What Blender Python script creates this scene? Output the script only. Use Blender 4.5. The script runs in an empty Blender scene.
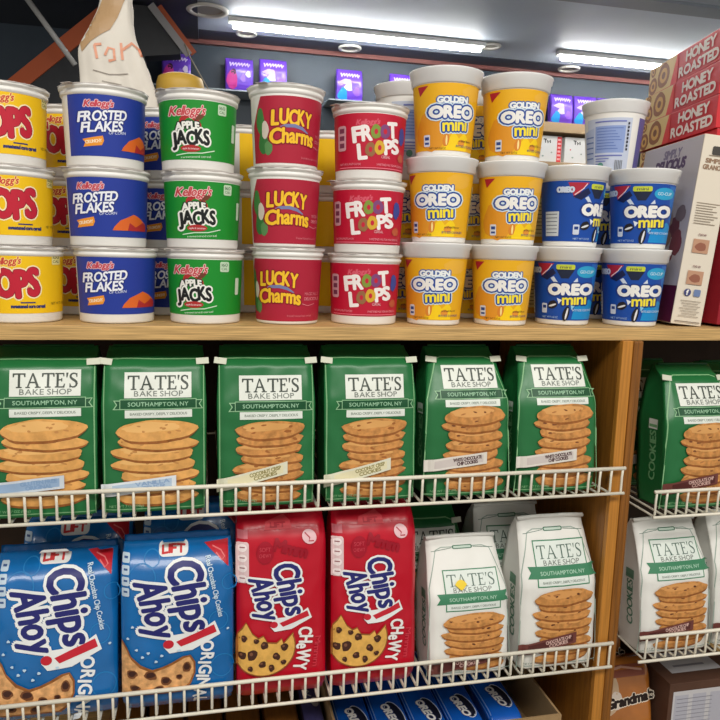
import bpy, bmesh, math, random
from math import sin, cos, pi, radians, asin, atan2, sqrt
from mathutils import Vector, Matrix, noise
from mathutils.bvhtree import BVHTree
from mathutils.geometry import tessellate_polygon

SC = bpy.context.scene
COL = SC.collection
Z0 = 1.30                      # height of the top shelf board above the floor
random.seed(5)

# ------------------------------------------------------------------ materials
def lin(c):
    c = c / 255.0
    return c / 12.92 if c <= 0.04045 else ((c + 0.055) / 1.055) ** 2.4
MATS = {}
def mat(name, rgb, rough=0.5, spec=0.4, emit=0, var=0, scale=30, coat=0, metal=0, alpha=1, stretch=None, trans=0):
    if name in MATS: return MATS[name]
    m = bpy.data.materials.new(name); m.use_nodes = True
    nt = m.node_tree; b = nt.nodes['Principled BSDF']
    c = (lin(rgb[0]), lin(rgb[1]), lin(rgb[2]), 1)
    b.inputs['Base Color'].default_value = c
    b.inputs['Roughness'].default_value = rough
    b.inputs['Specular IOR Level'].default_value = spec
    b.inputs['Metallic'].default_value = metal
    b.inputs['Coat Weight'].default_value = coat
    b.inputs['Alpha'].default_value = alpha
    b.inputs['Transmission Weight'].default_value = trans
    if emit:
        b.inputs['Emission Color'].default_value = c
        b.inputs['Emission Strength'].default_value = emit
    if var:
        tc = nt.nodes.new('ShaderNodeTexCoord'); mp = nt.nodes.new('ShaderNodeMapping')
        nz = nt.nodes.new('ShaderNodeTexNoise'); rp = nt.nodes.new('ShaderNodeValToRGB')
        nz.inputs['Scale'].default_value = scale; nz.inputs['Detail'].default_value = 6
        if stretch: mp.inputs['Scale'].default_value = stretch
        nt.links.new(tc.outputs['Object'], mp.inputs['Vector'])
        nt.links.new(mp.outputs['Vector'], nz.inputs['Vector'])
        nt.links.new(nz.outputs['Fac'], rp.inputs['Fac'])
        rp.color_ramp.elements[0].position = 0.35; rp.color_ramp.elements[1].position = 0.65
        rp.color_ramp.elements[0].color = tuple(max(0, k * (1 - var)) for k in c[:3]) + (1,)
        rp.color_ramp.elements[1].color = tuple(min(1, k * (1 + var)) for k in c[:3]) + (1,)
        nt.links.new(rp.outputs['Color'], b.inputs['Base Color'])
    MATS[name] = m
    return m
def ink(rgb):
    """printed colour on packaging"""
    return mat('print_%02x%02x%02x' % tuple(int(k) for k in rgb), rgb, 0.42, 0.35)

WOOD = mat('pale_plywood', (196, 160, 104), 0.5, 0.3, var=0.28, scale=14, stretch=(1.2, 22, 60))
WOODV = mat('orange_wood', (140, 90, 32), 0.4, 0.4, var=0.22, scale=10, stretch=(26, 26, 1.2))
WOODL = mat('light_edge_wood', (188, 126, 50), 0.4, 0.4, var=0.15, scale=10, stretch=(40, 26, 1.2))
WOODD = mat('moulding_wood', (134, 84, 30), 0.4, 0.4, var=0.22, scale=10, stretch=(40, 26, 1.2))
DARK = mat('dark_brown_board', (52, 40, 32), 0.7, 0.2, var=0.15)
WIRE = mat('cream_coated_wire', (232, 226, 208), 0.4, 0.4)
CUPW = mat('white_cup_plastic', (236, 234, 228), 0.35, 0.45)
LIDW = mat('white_lid_plastic', (238, 238, 236), 0.28, 0.5, coat=0.3)
FOIL = mat('lid_foil', (188, 180, 174), 0.3, 0.5)
GREEN = mat('green_film', (32, 110, 58), 0.34, 0.5, var=0.06, scale=12)
WHITEF = mat('white_film', (232, 231, 224), 0.4, 0.4)
BLUEF = mat('blue_film', (14, 104, 172), 0.26, 0.5, coat=0.35, var=0.10, scale=25)
REDF = mat('red_film', (190, 12, 38), 0.3, 0.4, coat=0.15, var=0.05, scale=20)
COOKIE = mat('cookie_print', (198, 138, 76), 0.45, 0.3, var=0.22, scale=170)
COOKIEG = mat('golden_cookie_print', (222, 164, 92), 0.45, 0.3, var=0.14, scale=120)
COOKIED = mat('cookie_edge_print', (150, 92, 44), 0.45, 0.3, var=0.2, scale=170)
COOKIEP = mat('big_cookie_print', (224, 168, 110), 0.4, 0.35, var=0.30, scale=130)
COOKIEY = mat('chewy_cookie_print', (228, 176, 88), 0.4, 0.35, var=0.12, scale=130)

# ------------------------------------------------------------------ objects
def tag(o, label=None, cat=None, group=None, kind=None):
    if label: o['label'] = label
    if cat: o['category'] = cat
    if group: o['group'] = group
    if kind: o['kind'] = kind
    return o
def empty(name, loc=(0, 0, 0), rot=(0, 0, 0)):
    o = bpy.data.objects.new(name, None); COL.objects.link(o)
    o.empty_display_size = 0.02
    o.location = (loc[0], loc[1], loc[2] + Z0); o.rotation_euler = rot
    return o
def obj(name, bm, mats, parent=None, loc=(0, 0, 0), smooth=True):
    me = bpy.data.meshes.new(name); bm.to_mesh(me); bm.free()
    for m in (mats if isinstance(mats, (list, tuple)) else [mats]): me.materials.append(m)
    if smooth:
        for p in me.polygons: p.use_smooth = True
    o = bpy.data.objects.new(name, me); COL.objects.link(o)
    if parent: o.parent = parent; o.location = loc
    else: o.location = (loc[0], loc[1], loc[2] + Z0)
    return o
def clone(root, loc=None, rot=None, label=None, group=None, cat=None):
    c = root.copy(); COL.objects.link(c)
    if loc is not None: c.location = (loc[0], loc[1], loc[2] + Z0)
    if rot is not None: c.rotation_euler = rot
    if label: c['label'] = label
    if group: c['group'] = group
    if cat: c['category'] = cat
    for ch in list(root.children):
        d = ch.copy(); COL.objects.link(d); d.parent = c
        for g in list(ch.children):
            e = g.copy(); COL.objects.link(e); e.parent = d
    return c
def box_bm(x0, x1, y0, y1, z0, z1, bevel=0.0, bm=None):
    own = bm is None
    b = bmesh.new()
    v = [b.verts.new((x, y, z)) for z in (z0, z1) for y in (y0, y1) for x in (x0, x1)]
    for f in ((0, 2, 3, 1), (4, 5, 7, 6), (0, 1, 5, 4), (2, 6, 7, 3), (0, 4, 6, 2), (1, 3, 7, 5)):
        b.faces.new([v[i] for i in f])
    if bevel:
        bmesh.ops.bevel(b, geom=b.edges[:], offset=bevel, segments=2, affect='EDGES', profile=0.6)
    if own: return b
    me = bpy.data.meshes.new('tmp'); b.to_mesh(me); b.free(); bm.from_mesh(me); bpy.data.meshes.remove(me)
    return bm
def tube(bm, pts, r, seg=6, mi=0):
    pts = [Vector(p) for p in pts]; rings = []
    for i, p in enumerate(pts):
        d = (pts[min(i + 1, len(pts) - 1)] - pts[max(i - 1, 0)]).normalized()
        a = d.orthogonal().normalized() if i == 0 else (ref - d * ref.dot(d)).normalized()
        ref = a; b = d.cross(a)
        rings.append([bm.verts.new(p + (a * cos(2 * pi * k / seg) + b * sin(2 * pi * k / seg)) * r) for k in range(seg)])
    for A, B in zip(rings, rings[1:]):
        for k in range(seg):
            f = bm.faces.new((A[k], A[(k + 1) % seg], B[(k + 1) % seg], B[k])); f.material_index = mi
    for R in (rings[0][::-1], rings[-1]):
        f = bm.faces.new(R); f.material_index = mi
    return bm
def lathe(bm, prof, seg=48, cap0=False, cap1=False, wob=None):
    rings = []
    for r, z in prof:
        rings.append([bm.verts.new(((r + (wob(k) if wob else 0)) * cos(2 * pi * k / seg), (r + (wob(k) if wob else 0)) * sin(2 * pi * k / seg), z)) for k in range(seg)])
    for A, B in zip(rings, rings[1:]):
        for k in range(seg): bm.faces.new((A[k], A[(k + 1) % seg], B[(k + 1) % seg], B[k]))
    if cap0: bm.faces.new(rings[0][::-1])
    if cap1: bm.faces.new(rings[-1])
    return bm

# ------------------------------------------------------------------ printed artwork
GLYPH = {}
def glyph(ch):
    if ch in GLYPH: return GLYPH[ch]
    cu = bpy.data.curves.new('glyph', 'FONT'); cu.body = ch; cu.size = 1; cu.resolution_u = 3
    o = bpy.data.objects.new('glyph', cu); COL.objects.link(o)
    dg = bpy.context.evaluated_depsgraph_get(); dg.update()
    me = bpy.data.meshes.new_from_object(o.evaluated_get(dg))
    vs = [(v.co.x, v.co.y) for v in me.vertices]; fs = [tuple(p.vertices) for p in me.polygons]
    bpy.data.objects.remove(o); bpy.data.curves.remove(cu); bpy.data.meshes.remove(me)
    x0 = min((v[0] for v in vs), default=0); x1 = max((v[0] for v in vs), default=0.25)
    GLYPH[ch] = ([(x - x0, y) for x, y in vs], fs, x1 - x0)
    return GLYPH[ch]
CAPH = max(v[1] for v in glyph('H')[0])
def tess(pts):
    tri = tessellate_polygon([[Vector((p[0], p[1], 0)) for p in pts]])
    return list(pts), [tuple(t) for t in tri]
def strip(pts, w):
    vs, fs = [], []
    n = len(pts)
    for i, p in enumerate(pts):
        a = pts[max(0, i - 1)]; b = pts[min(n - 1, i + 1)]
        dx, dy = b[0] - a[0], b[1] - a[1]; L = sqrt(dx * dx + dy * dy) or 1
        ww = w[i] if isinstance(w, (list, tuple)) else w
        nx, ny = -dy / L * ww / 2, dx / L * ww / 2
        vs += [(p[0] + nx, p[1] + ny), (p[0] - nx, p[1] - ny)]
    for i in range(n - 1): fs.append((2 * i, 2 * i + 1, 2 * i + 3, 2 * i + 2))
    return vs, fs
def _serif():
    G = {}
    def rects(*rs):
        vs, fs = [], []
        for q in rs:
            k = len(vs); vs += list(q); fs.append(tuple(range(k, k + len(q))))
        return vs, fs
    R = lambda x0, y0, x1, y1: [(x0, y0), (x1, y0), (x1, y1), (x0, y1)]
    G['T'] = rects(R(0, .93, .82, 1), [(0, .76), (.05, .76), (.09, .93), (0, .93)], [(.77, .76), (.82, .76), (.82, .93), (.73, .93)], R(.35, 0, .47, .93), R(.23, 0, .59, .05)) + (.82,)
    G['A'] = rects([(.06, .03), (.13, .03), (.43, .92), (.39, 1)], [(.39, 1), (.46, 1), (.85, .03), (.70, .03)], R(.2, .33, .62, .40), R(-.03, 0, .24, .05), R(.6, 0, .96, .05)) + (.96,)
    G['E'] = rects(R(.1, 0, .22, 1), R(0, .94, .6, 1), R(.22, .5, .46, .56), R(0, 0, .63, .06), [(.54, .94), (.6, .94), (.6, .78), (.57, .78)], [(.56, .06), (.63, .06), (.66, .24), (.62, .24)], R(.43, .42, .46, .64)) + (.66,)
    G["'"] = rects([(.02, 1.02), (.14, 1.02), (.07, .7), (.04, .7)]) + (.15,)
    p = [(.50, .80), (.46, .92), (.36, .985), (.24, .98), (.12, .92), (.07, .80), (.10, .68), (.20, .58), (.34, .49), (.46, .39), (.50, .26), (.46, .12), (.36, .03), (.22, .015), (.10, .07), (.05, .22)]
    w = [.03, .05, .06, .07, .09, .11, .12, .13, .14, .13, .12, .10, .08, .06, .05, .03]
    v, f = strip(p, w); k = len(v)
    v += [(.47, .98), (.52, .98), (.52, .74), (.49, .74), (.03, .26), (.06, .26), (.08, 0), (.03, 0)]
    f = f + [(k, k + 1, k + 2, k + 3), (k + 4, k + 5, k + 6, k + 7)]
    G['S'] = (v, f, .54)
    return G
SERIF = _serif()

class Sheet:
    """printed artwork of one package, measured in a flat picture of it (x right, y down)"""
    def __init__(s, ox, oy, sx, sy, R=None):
        s.ox, s.oy, s.sx, s.sy, s.R = ox, oy, sx, sy, R
        s.items = []; s.layer = 0; s.colors = []; s.inc = 1
    def uv(s, x, y):
        u = (x - s.ox) / s.sx
        if s.R:
            q = u / s.R
            u = s.R * (asin(q) if abs(q) < 0.9 else (asin(0.9) + (abs(q) - 0.9) * 1.6) * (1 if q > 0 else -1))
        return u, (s.oy - y) / s.sy
    def dx(s, deg):
        return s.ox + s.R * s.sx * sin(radians(deg))
    def add(s, vs, fs, col, raw=False):
        s.layer += s.inc
        m = col if isinstance(col, bpy.types.Material) else ink(col)
        if m not in s.colors: s.colors.append(m)
        s.items.append((([(a, b) for a, b in vs] if raw else [s.uv(a, b) for a, b in vs]), fs, s.colors.index(m), s.layer, 0.0))
    def poly(s, pts, col): s.add(*tess(pts), col)
    def rect(s, x0, y0, x1, y1, col): s.add([(x0, y0), (x1, y0), (x1, y1), (x0, y1)], [(0, 1, 2, 3)], col)
    def uvrect(s, u0, v0, u1, v1, col): s.add([(u0, v0), (u1, v0), (u1, v1), (u0, v1)], [(0, 1, 2, 3)], col, raw=True)
    def rrect(s, x0, y0, x1, y1, r, col):
        pts = []
        for cx, cy, a0 in ((x1 - r, y0 + r, -90), (x1 - r, y1 - r, 0), (x0 + r, y1 - r, 90), (x0 + r, y0 + r, 180)):
            for k in range(5):
                a = radians(a0 + k * 22.5); pts.append((cx + r * cos(a), cy + r * sin(a)))
        s.add(pts, [tuple(range(len(pts)))], col)
    def ell(s, cx, cy, rx, ry, col, wob=0, rot=0, n=20, seed=0):
        rg = random.Random(seed); ph = [rg.random() * 6.28 for _ in range(3)]
        pts = []
        for k in range(n):
            a = 2 * pi * k / n
            q = 1 + wob * (0.5 * sin(3 * a + ph[0]) + 0.35 * sin(5 * a + ph[1]) + 0.3 * sin(8 * a + ph[2]))
            x, y = rx * q * cos(a), ry * q * sin(a); c, d = cos(radians(rot)), sin(radians(rot))
            pts.append((cx + x * c + y * d, cy - x * d + y * c))
        s.add(pts, [tuple(range(n))], col)
    def ring(s, cx, cy, rx, ry, w, col, n=20):
        pts = [(cx + rx * cos(2 * pi * k / n), cy + ry * sin(2 * pi * k / n)) for k in range(n + 1)]
        s.line(pts, w, col)
    def line(s, pts, w, col): s.add(*strip(pts, w), col)
    def text(s, body, cx, cy, h, col, w=None, bold=0, shear=0, rot=0, halo=(), track=.09, arch=0, serif=False, basis=None, lean=0, vary=0):
        vs, fs = [], []; x = 0
        for i, ch in enumerate(body):
            if ch == ' ': x += .32; continue
            if serif: gv, gf, adv = SERIF[ch]; sc = 1
            else: gv, gf, adv = glyph(ch); sc = 1 / CAPH
            k = len(vs); dy = vary * (0.5 if i % 2 else -0.5)
            vs += [(x + a * sc, b * sc + dy) for a, b in gv]; fs += [tuple(q + k for q in f) for f in gf]
            x += adv * sc + track
        W = x - track
        kx = (w / W) if w else h
        out = []
        if basis is None:
            c, d = cos(radians(rot)), sin(radians(rot)); ex = (c, -d); ey = (-d, -c)
        else: ex, ey = basis
        for a, b in vs:
            lx = (a - W / 2) * kx; ly = (b - .5) * h
            lx += shear * ly
            if arch: ly += arch * h * (1 - (2 * lx / (W * kx)) ** 2)
            if lean: ly *= 1 + lean * (2 * lx / (W * kx))
            out.append((cx + lx * ex[0] + ly * ey[0], cy + lx * ex[1] + ly * ey[1]))
        def spread(r, colr, n):
            s.layer += s.inc
            m = colr if isinstance(colr, bpy.types.Material) else ink(colr)
            if m not in s.colors: s.colors.append(m)
            for k in range(n + 1):
                ox, oy = (r * cos(2 * pi * k / n), r * sin(2 * pi * k / n)) if k < n else (0, 0)
                s.items.append(([s.uv(a + ox, b + oy) for a, b in out], fs, s.colors.index(m), s.layer, k * 0.02))
        for colr, r in halo: spread(r, colr, 12 if r > 1.2 else 8)
        if bold: spread(bold, col, 8)
        else: s.add(out, fs, col)
    def build(s, name, parent, mapf, step, delta=4.5e-5):
        bm = bmesh.new(); small = bmesh.new()
        for vs, fs, mi, ly, dl in s.items:
            us = [v[0] for v in vs]; ws = [v[1] for v in vs]
            tgt = small if (max(us) - min(us) < step * 1.2 and max(ws) - min(ws) < step * 1.6) else bm
            vv = [tgt.verts.new((a, b, (ly + dl) * delta)) for a, b in vs]
            for f in fs:
                try: q = tgt.faces.new([vv[i] for i in f]); q.material_index = mi
                except ValueError: pass
        if step < 1 and bm.verts:
            for ax, nrm in ((0, (1, 0, 0)), (1, (0, 1, 0))):
                if ax == 1 and s.R: continue
                lo = min(v.co[ax] for v in bm.verts); hi = max(v.co[ax] for v in bm.verts)
                k = math.ceil(lo / step)
                while k * step < hi:
                    p = [0, 0, 0]; p[ax] = k * step + 1e-5
                    bmesh.ops.bisect_plane(bm, geom=bm.verts[:] + bm.edges[:] + bm.faces[:], dist=1e-7, plane_co=p, plane_no=nrm)
                    k += 1
        me = bpy.data.meshes.new('tmp'); small.to_mesh(me); small.free(); bm.from_mesh(me); bpy.data.meshes.remove(me)
        for v in bm.verts: v.co = mapf(v.co.x, v.co.y, v.co.z)
        return obj(name, bm, s.colors, parent, smooth=False)
def cone_map(r0, r1, v1, R, eps=1.5e-4):
    def f(u, v, d):
        a = u / R; r = r0 + (r1 - r0) * v / v1 + eps + d
        return Vector((r * sin(a), -r * cos(a), v))
    return f
def cast_map(bm, eps=2.5e-4):
    bm.normal_update(); T = BVHTree.FromBMesh(bm)
    def f(u, v, d):
        h = T.ray_cast(Vector((u, -1, v)), Vector((0, 1, 0)))[0]
        if h is None:
            h = T.find_nearest(Vector((u, -.03, v)))[0]; h = Vector((u, h.y, v))
        return h - Vector((0, eps + d, 0))
    return f
def flat_map(o, ex, ey):
    o, ex, ey = Vector(o), Vector(ex), Vector(ey); n = ex.cross(ey)
    return lambda u, v, d: o + ex * u + ey * v + n * (4e-4 + d)

WHT = (240, 238, 232); BLK = (28, 28, 30)

# ------------------------------------------------------------------ camera
cam = bpy.data.cameras.new('camera'); co = bpy.data.objects.new('camera', cam); COL.objects.link(co)
f_px, pitch, yaw, roll = 694.88, .1492, .2223, .0281
cy_, sy_, cp_, sp_ = cos(yaw), sin(yaw), cos(pitch), sin(pitch)
fwd = Vector((sy_ * cp_, cy_ * cp_, -sp_)); rt = Vector((cy_, -sy_, 0)); up = rt.cross(fwd)
r_ = rt * cos(roll) + up * sin(roll); u_ = -rt * sin(roll) + up * cos(roll)
M = Matrix((r_, u_, -fwd)).transposed().to_4x4(); M.translation = Vector((0, -.72, .0753 + Z0))
co.matrix_world = M
cam.sensor_width = 36; cam.lens = f_px / 720 * 36; cam.clip_start = .02
SC.camera = co

# ------------------------------------------------------------------ shelving
def shelf_wood():
    o = obj('shelf_board', box_bm(-.9, 1.1, 0, .34, -.0144, 0, .0012), WOOD, smooth=False)
    tag(o, 'long pale plywood shelf board carrying the rows of cereal and cookie cups', 'shelf')
    t = empty('divider_panel', (.475, 0, -Z0))
    obj('panel', box_bm(0, .0275, .004, .34, 0, Z0 - .0146), WOODV, t, smooth=False)
    obj('edge_strip', box_bm(.0, .0135, -.004, .0038, 0, Z0 - .0146, .0008), WOODL, t, smooth=False)
    b = box_bm(.0138, .0205, -.0055, .0038, 0, Z0 - .0146, .002)
    box_bm(.0207, .0275, -.0035, .0038, 0, Z0 - .0146, .002, b)
    obj('edge_moulding', b, WOODD, t, smooth=False)
    tag(t, 'upright orange-brown wooden divider between the two bays of bags', 'divider')
    bb = obj('back_board', box_bm(-.9, 1.1, .342, .354, -Z0, .17), DARK, smooth=False)  # rise above the top board is added to darken the gaps between cups
    tag(bb, 'dark brown back board behind the bags, its upper part added to darken the cup gaps', 'back board')
    for x0, x1, zt, lb in ((-.9, .4745, -.5602, 'low wooden board under the blue cookie packs'), (.503, 1.1, -.6402, 'low wooden board under the brown cookie packs, right bay')):
        t = empty('lower_board', (x0, 0, -Z0))
        obj('board', box_bm(0, x1 - x0, .0, .3415, Z0 + zt - .018, Z0 + zt), WOOD, t, smooth=False)
        obj('plinth', box_bm(.002, x1 - x0 - .002, .02, .33, .0002, Z0 + zt - .0182), WOODD, t, smooth=False)
        tag(t, lb, 'shelf')
shelf_wood()
def wire_shelf(x0, x1, yf, zt, zb, label, endpost=True, y1=.335):
    t = empty('wire_shelf', ((x0 + x1) / 2, yf, zb)); cx = (x0 + x1) / 2
    hh = zt - zb; a, b = x0 - cx, x1 - cx
    obj('top_rail', tube(bmesh.new(), [(a, 0, hh), (b, 0, hh)], .0023, 8), WIRE, t)
    obj('bottom_rail', tube(bmesh.new(), [(a, -.0012, 0), (b, -.0012, 0)], .0019, 8), WIRE, t)
    obj('back_rail', tube(bmesh.new(), [(a, y1 - yf, -.003), (min(b, .471 - cx) if cx < .3 else b, y1 - yf, -.003)], .0018, 6), WIRE, t)
    n = int(round((b - a - .008) / .0146)); first = None
    for k in range(n + 1):
        x = b - .003 - k * .0146
        if cx + x > .471 and cx < .3:
            obj('wire', tube(bmesh.new(), [(0, 0, hh), (0, .0009, hh * .6), (0, .0009, .003), (0, .0012, -.001)], .0015, 6), WIRE, t, (x, 0, 0)); continue
        if first is None:
            bm = tube(bmesh.new(), [(0, 0, hh), (0, .0009, hh * .6), (0, .0009, .003), (0, .003, .0004), (0, .008, 0), (0, y1 - yf, 0)], .0015, 6)
            first = obj('wire', bm, WIRE, t, (x, 0, 0))
        else:
            w = first.copy(); COL.objects.link(w); w.parent = t; w.location = (x, 0, 0)
    tag(t, label, 'wire shelf', 'white wire shelves with upright front lips')
wire_shelf(-.30, .4865, -.0120, -.1655, -.1959, 'white wire shelf whose lip holds back six green bags')
wire_shelf(-.30, .4905, -.0120, -.3895, -.4202, 'white wire shelf whose lip holds the blue and red packs')
wire_shelf(.531, .80, -.0100, -.198, -.230, 'white wire shelf under the single green bag, right bay')
wire_shelf(.529, .82, -.0100, -.388, -.420, 'white wire shelf under the white bags, right bay')

# ------------------------------------------------------------------ cups
def cereal_cup(name, rb, rt_, h, prof_label):
    t = empty(name)
    bm = bmesh.new()
    rr = lambda z: rb + (rt_ - rb) * z / h
    lathe(bm, [(rb - .004, .0012), (rb - .002, 0), (rb - .0006, .0003), (rb, .002), (rr(h - .010), h - .010)], 56, cap0=True)
    obj('cup_body', bm, CUPW, t)
    bm = bmesh.new()
    lathe(bm, [(rr(h - .010), h - .010), (rt_ + .0012, h - .0085), (rt_ + .0016, h - .006), (rt_ + .0002, h - .005), (rt_ + .0006, h - .0038), (rt_ + .0026, h - .003), (rt_ + .003, h - .0015), (rt_ + .0022, h - .0004)], 56)
    obj('rim', bm, CUPW, t)
    bm = bmesh.new()
    rg = random.Random(len(name) + int(rb * 1e5)); ph = rg.random() * 6
    lathe(bm, [(rt_ + .0031, h - .0012), (rt_ + .0034, h - .0004), (rt_ + .002, h), (.01, h + .0002)], 56, cap1=True, wob=lambda k: .0005 * sin(k * 1.7 + ph) + .0004 * sin(k * .45 + ph))
    fl = obj('foil_lid', bm, FOIL, t)
    b = box_bm(-.006, .006, -rt_ - .0085, -rt_ - .0015, h - .0012, h - .0007, .0002)
    bmesh.ops.rotate(b, verts=b.verts, cent=(0, 0, 0), matrix=Matrix.Rotation(radians(-62), 3, 'Z'))
    obj('pull_tab', b, FOIL, fl, smooth=False)
    prof_label(t, rr, h)
    return t
def oreo_cup(name, rb, rt_, h, prof_label):
    t = empty(name); hb = h - .017
    rr = lambda z: rb + (rt_ - rb) * z / hb
    bm = bmesh.new()
    lathe(bm, [(rb - .004, .0015), (rb - .002, 0), (rb - .0004, .0004), (rb, .002), (rr(hb - .004), hb - .004), (rr(hb) , hb), (rr(hb) + .0006, hb + .003)], 56, cap0=True)
    obj('cup_body', bm, CUPW, t)
    bm = bmesh.new(); R = rt_
    lathe(bm, [(R + .0006, hb + .001), (R + .0022, hb + .002), (R + .0028, hb + .010), (R + .0042, hb + .0112), (R + .0046, hb + .0150), (R + .0052, hb + .0158), (R + .0050, hb + .0166), (R + .0036, hb + .017), (R + .002, hb + .0162), (.012, hb + .0162)], 56, cap1=True)
    obj('lid', bm, LIDW, t)
    prof_label(t, rr, hb)
    return t
def seal_label(S, t, rr, v1, R):
    return S.build('printed_label', t, cone_map(rr(0), rr(v1), v1, R), .0026, 3e-5)
def kel(S, x, y, w, h, rot=0, c=(200, 66, 80), hc=(226, 188, 192)):
    S.text("Kellogg's", x, y, h, c, w=w, bold=.25, shear=.3, rot=rot, halo=((hc, .9),))

def lab_frost(t, rr, h):
    R = .0398; S = Sheet(114, 322, 1010, 960, R); q = pi * R
    S.uvrect(-q * .41, .0095, q * 1.36, .0664, (36, 58, 152))
    kel(S, 99, 266, 25, 5.5, 2)
    S.text('FROSTED', 103, 276.5, 8.6, (238, 240, 246), w=43, bold=.38, shear=.22, rot=5, halo=(((24, 40, 120), 1.3),))
    S.text('FLAKES', 102, 286.2, 8.6, (238, 240, 246), w=37, bold=.38, shear=.22, rot=5, halo=(((24, 40, 120), 1.3),))
    S.text('OF CORN', 115, 291, 2.6, (215, 222, 240), w=17, rot=4, shear=.2)
    S.poly([(84, 298), (101, 294.5), (102, 299), (100, 303), (84.5, 305), (86, 301)], (236, 150, 46))
    S.text('CRUNCHY', 93, 299.7, 2.8, (250, 226, 190), w=14, rot=8, bold=.15)
    S.poly([(119, 306.5), (121, 303), (127, 297), (134, 294), (140, 291), (146, 294), (152, 300), (153, 306.5)], (222, 104, 40))
    S.poly([(134, 306.5), (136, 299), (142, 303), (149, 298), (153, 301), (153, 306.5)], (176, 44, 48))
    seal_label(S, t, rr, h, R)
def lab_pops(t, rr, h):
    R = .0398; S = Sheet(20, 322, 1010, 960, R); q = pi * R
    S.uvrect(-q * .95, .0095, q * .95, .0685, (244, 196, 16))
    kel(S, 7, 264, 26, 6, 4, (206, 70, 60), (250, 220, 130))
    S.text('POPS', 10, 285, 24, (196, 34, 56), w=50, bold=1.6, rot=3, halo=(((250, 232, 190), 3.4), ((140, 26, 40), 2.2)), vary=.06)
    S.text('CORN', -10, 271, 7, (196, 34, 56), w=20, bold=.5, halo=(((250, 232, 190), 1.6),))
    S.text('sweetened corn cereal', 25, 306, 3.2, (44, 50, 110), w=32, bold=.3)
    S.rect(18, 302, 32, 303.2, (44, 50, 110))
    S.rrect(48, 256.5, 56, 267, 1, (236, 226, 150)); S.text('100', 52, 260, 3, (60, 60, 50), w=6); S.text('CAL', 52, 264, 2.5, (60, 60, 50), w=6)
    S.text('NET WT 1.5 OZ', 55, 304, 2.4, (120, 90, 20), w=16)
    seal_label(S, t, rr, h, R)
def lab_jack(t, rr, h):
    R = .0395; S = Sheet(205, 322, 990, 960, R); q = pi * R
    S.uvrect(-q * .95, .0095, q * .95, .0665, (24, 140, 44))
    S.ell(192, 285, 11, 16, (176, 44, 44), .12, seed=3)
    S.ell(192, 287, 8, 12, (24, 140, 44), .05, seed=3)
    kel(S, 191, 268, 33, 8, 2, (196, 66, 72), (238, 196, 196))
    S.poly([(196, 277), (201, 271), (207, 272), (203, 276)], (110, 60, 40))
    S.text('APPLE', 190, 282.5, 6.2, (236, 236, 228), w=22, bold=.5, rot=3, arch=.2, halo=(((20, 24, 22), 1.5),))
    S.text('JACKS', 193.5, 292.5, 12, (24, 26, 26), w=35, bold=.8, rot=4, lean=.05, halo=(((240, 240, 232), 2.4),), vary=.12)
    S.ell(193, 302.5, 10, 3.2, (176, 44, 44)); S.text('apple & cinnamon', 193, 302.6, 1.8, (240, 220, 220), w=16)
    S.line([(179, 309), (190, 307), (204, 306.5), (217, 303.5)], .9, (214, 236, 210))
    S.text('sweetened cereal', 198, 310, 2, (214, 236, 210), w=30, rot=3)
    S.rrect(220, 260, 229, 270, 1.4, (196, 220, 190)); S.text('160', 224.5, 263.2, 3, (40, 90, 50), w=6); S.text('CAL', 224.5, 267, 2.4, (40, 90, 50), w=6)
    S.rrect(236, 276, 239.5, 293, .8, (206, 224, 200))
    seal_label(S, t, rr, h, R)
def lab_lucky(t, rr, h):
    R = .0375; S = Sheet(287, 322, 950, 940, R); q = pi * R
    S.uvrect(-q * .52, .0035, q * 1.1, .0690, (174, 32, 56))
    S.add([(-q * .52, .069), (-q * .52, .04), (-q * .40, .069)], [(0, 1, 2)], (226, 222, 214), raw=True)
    for k, (a, v, rx, ry, c) in enumerate(((-74, .045, .006, .013, (70, 128, 66)), (-68, .024, .007, .012, (58, 116, 60)), (-64, .036, .0045, .009, (214, 200, 186)), (-58, .018, .005, .007, (92, 140, 84)))):
        u = radians(a) * R
        S.add([(u + rx * cos(i * pi / 8) * (1 + .12 * sin(5 * i + k)), v + ry * sin(i * pi / 8)) for i in range(16)], [tuple(range(16))], c, raw=True)
    Y = (246, 196, 44)
    S.text('LUCKY', 278.5, 277.5, 13.5, Y, w=38, bold=.6, rot=-2, arch=.1, halo=(((138, 16, 40), 1.7),), vary=.06, track=.13)
    S.line([(262, 288), (270, 284.5), (279, 284), (287, 286), (294, 290)], [1, 3, 3.4, 3, 1], (120, 126, 168))
    S.text('Charms', 279.5, 295, 13.5, Y, w=43, bold=.6, rot=-1, arch=.16, halo=(((138, 16, 40), 1.7),), track=.12)
    S.text('MAGICALLY', 313, 291, 3, (220, 130, 140), w=15); S.text('DELICIOUS', 313, 296, 3, (236, 150, 160), w=16)
    S.line([(303, 301), (309, 303), (316, 301)], .7, (220, 130, 140))
    S.text('frosted toasted oat cereal', 300, 313, 2, (222, 120, 132), w=26)
    seal_label(S, t, rr, h, R)
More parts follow.
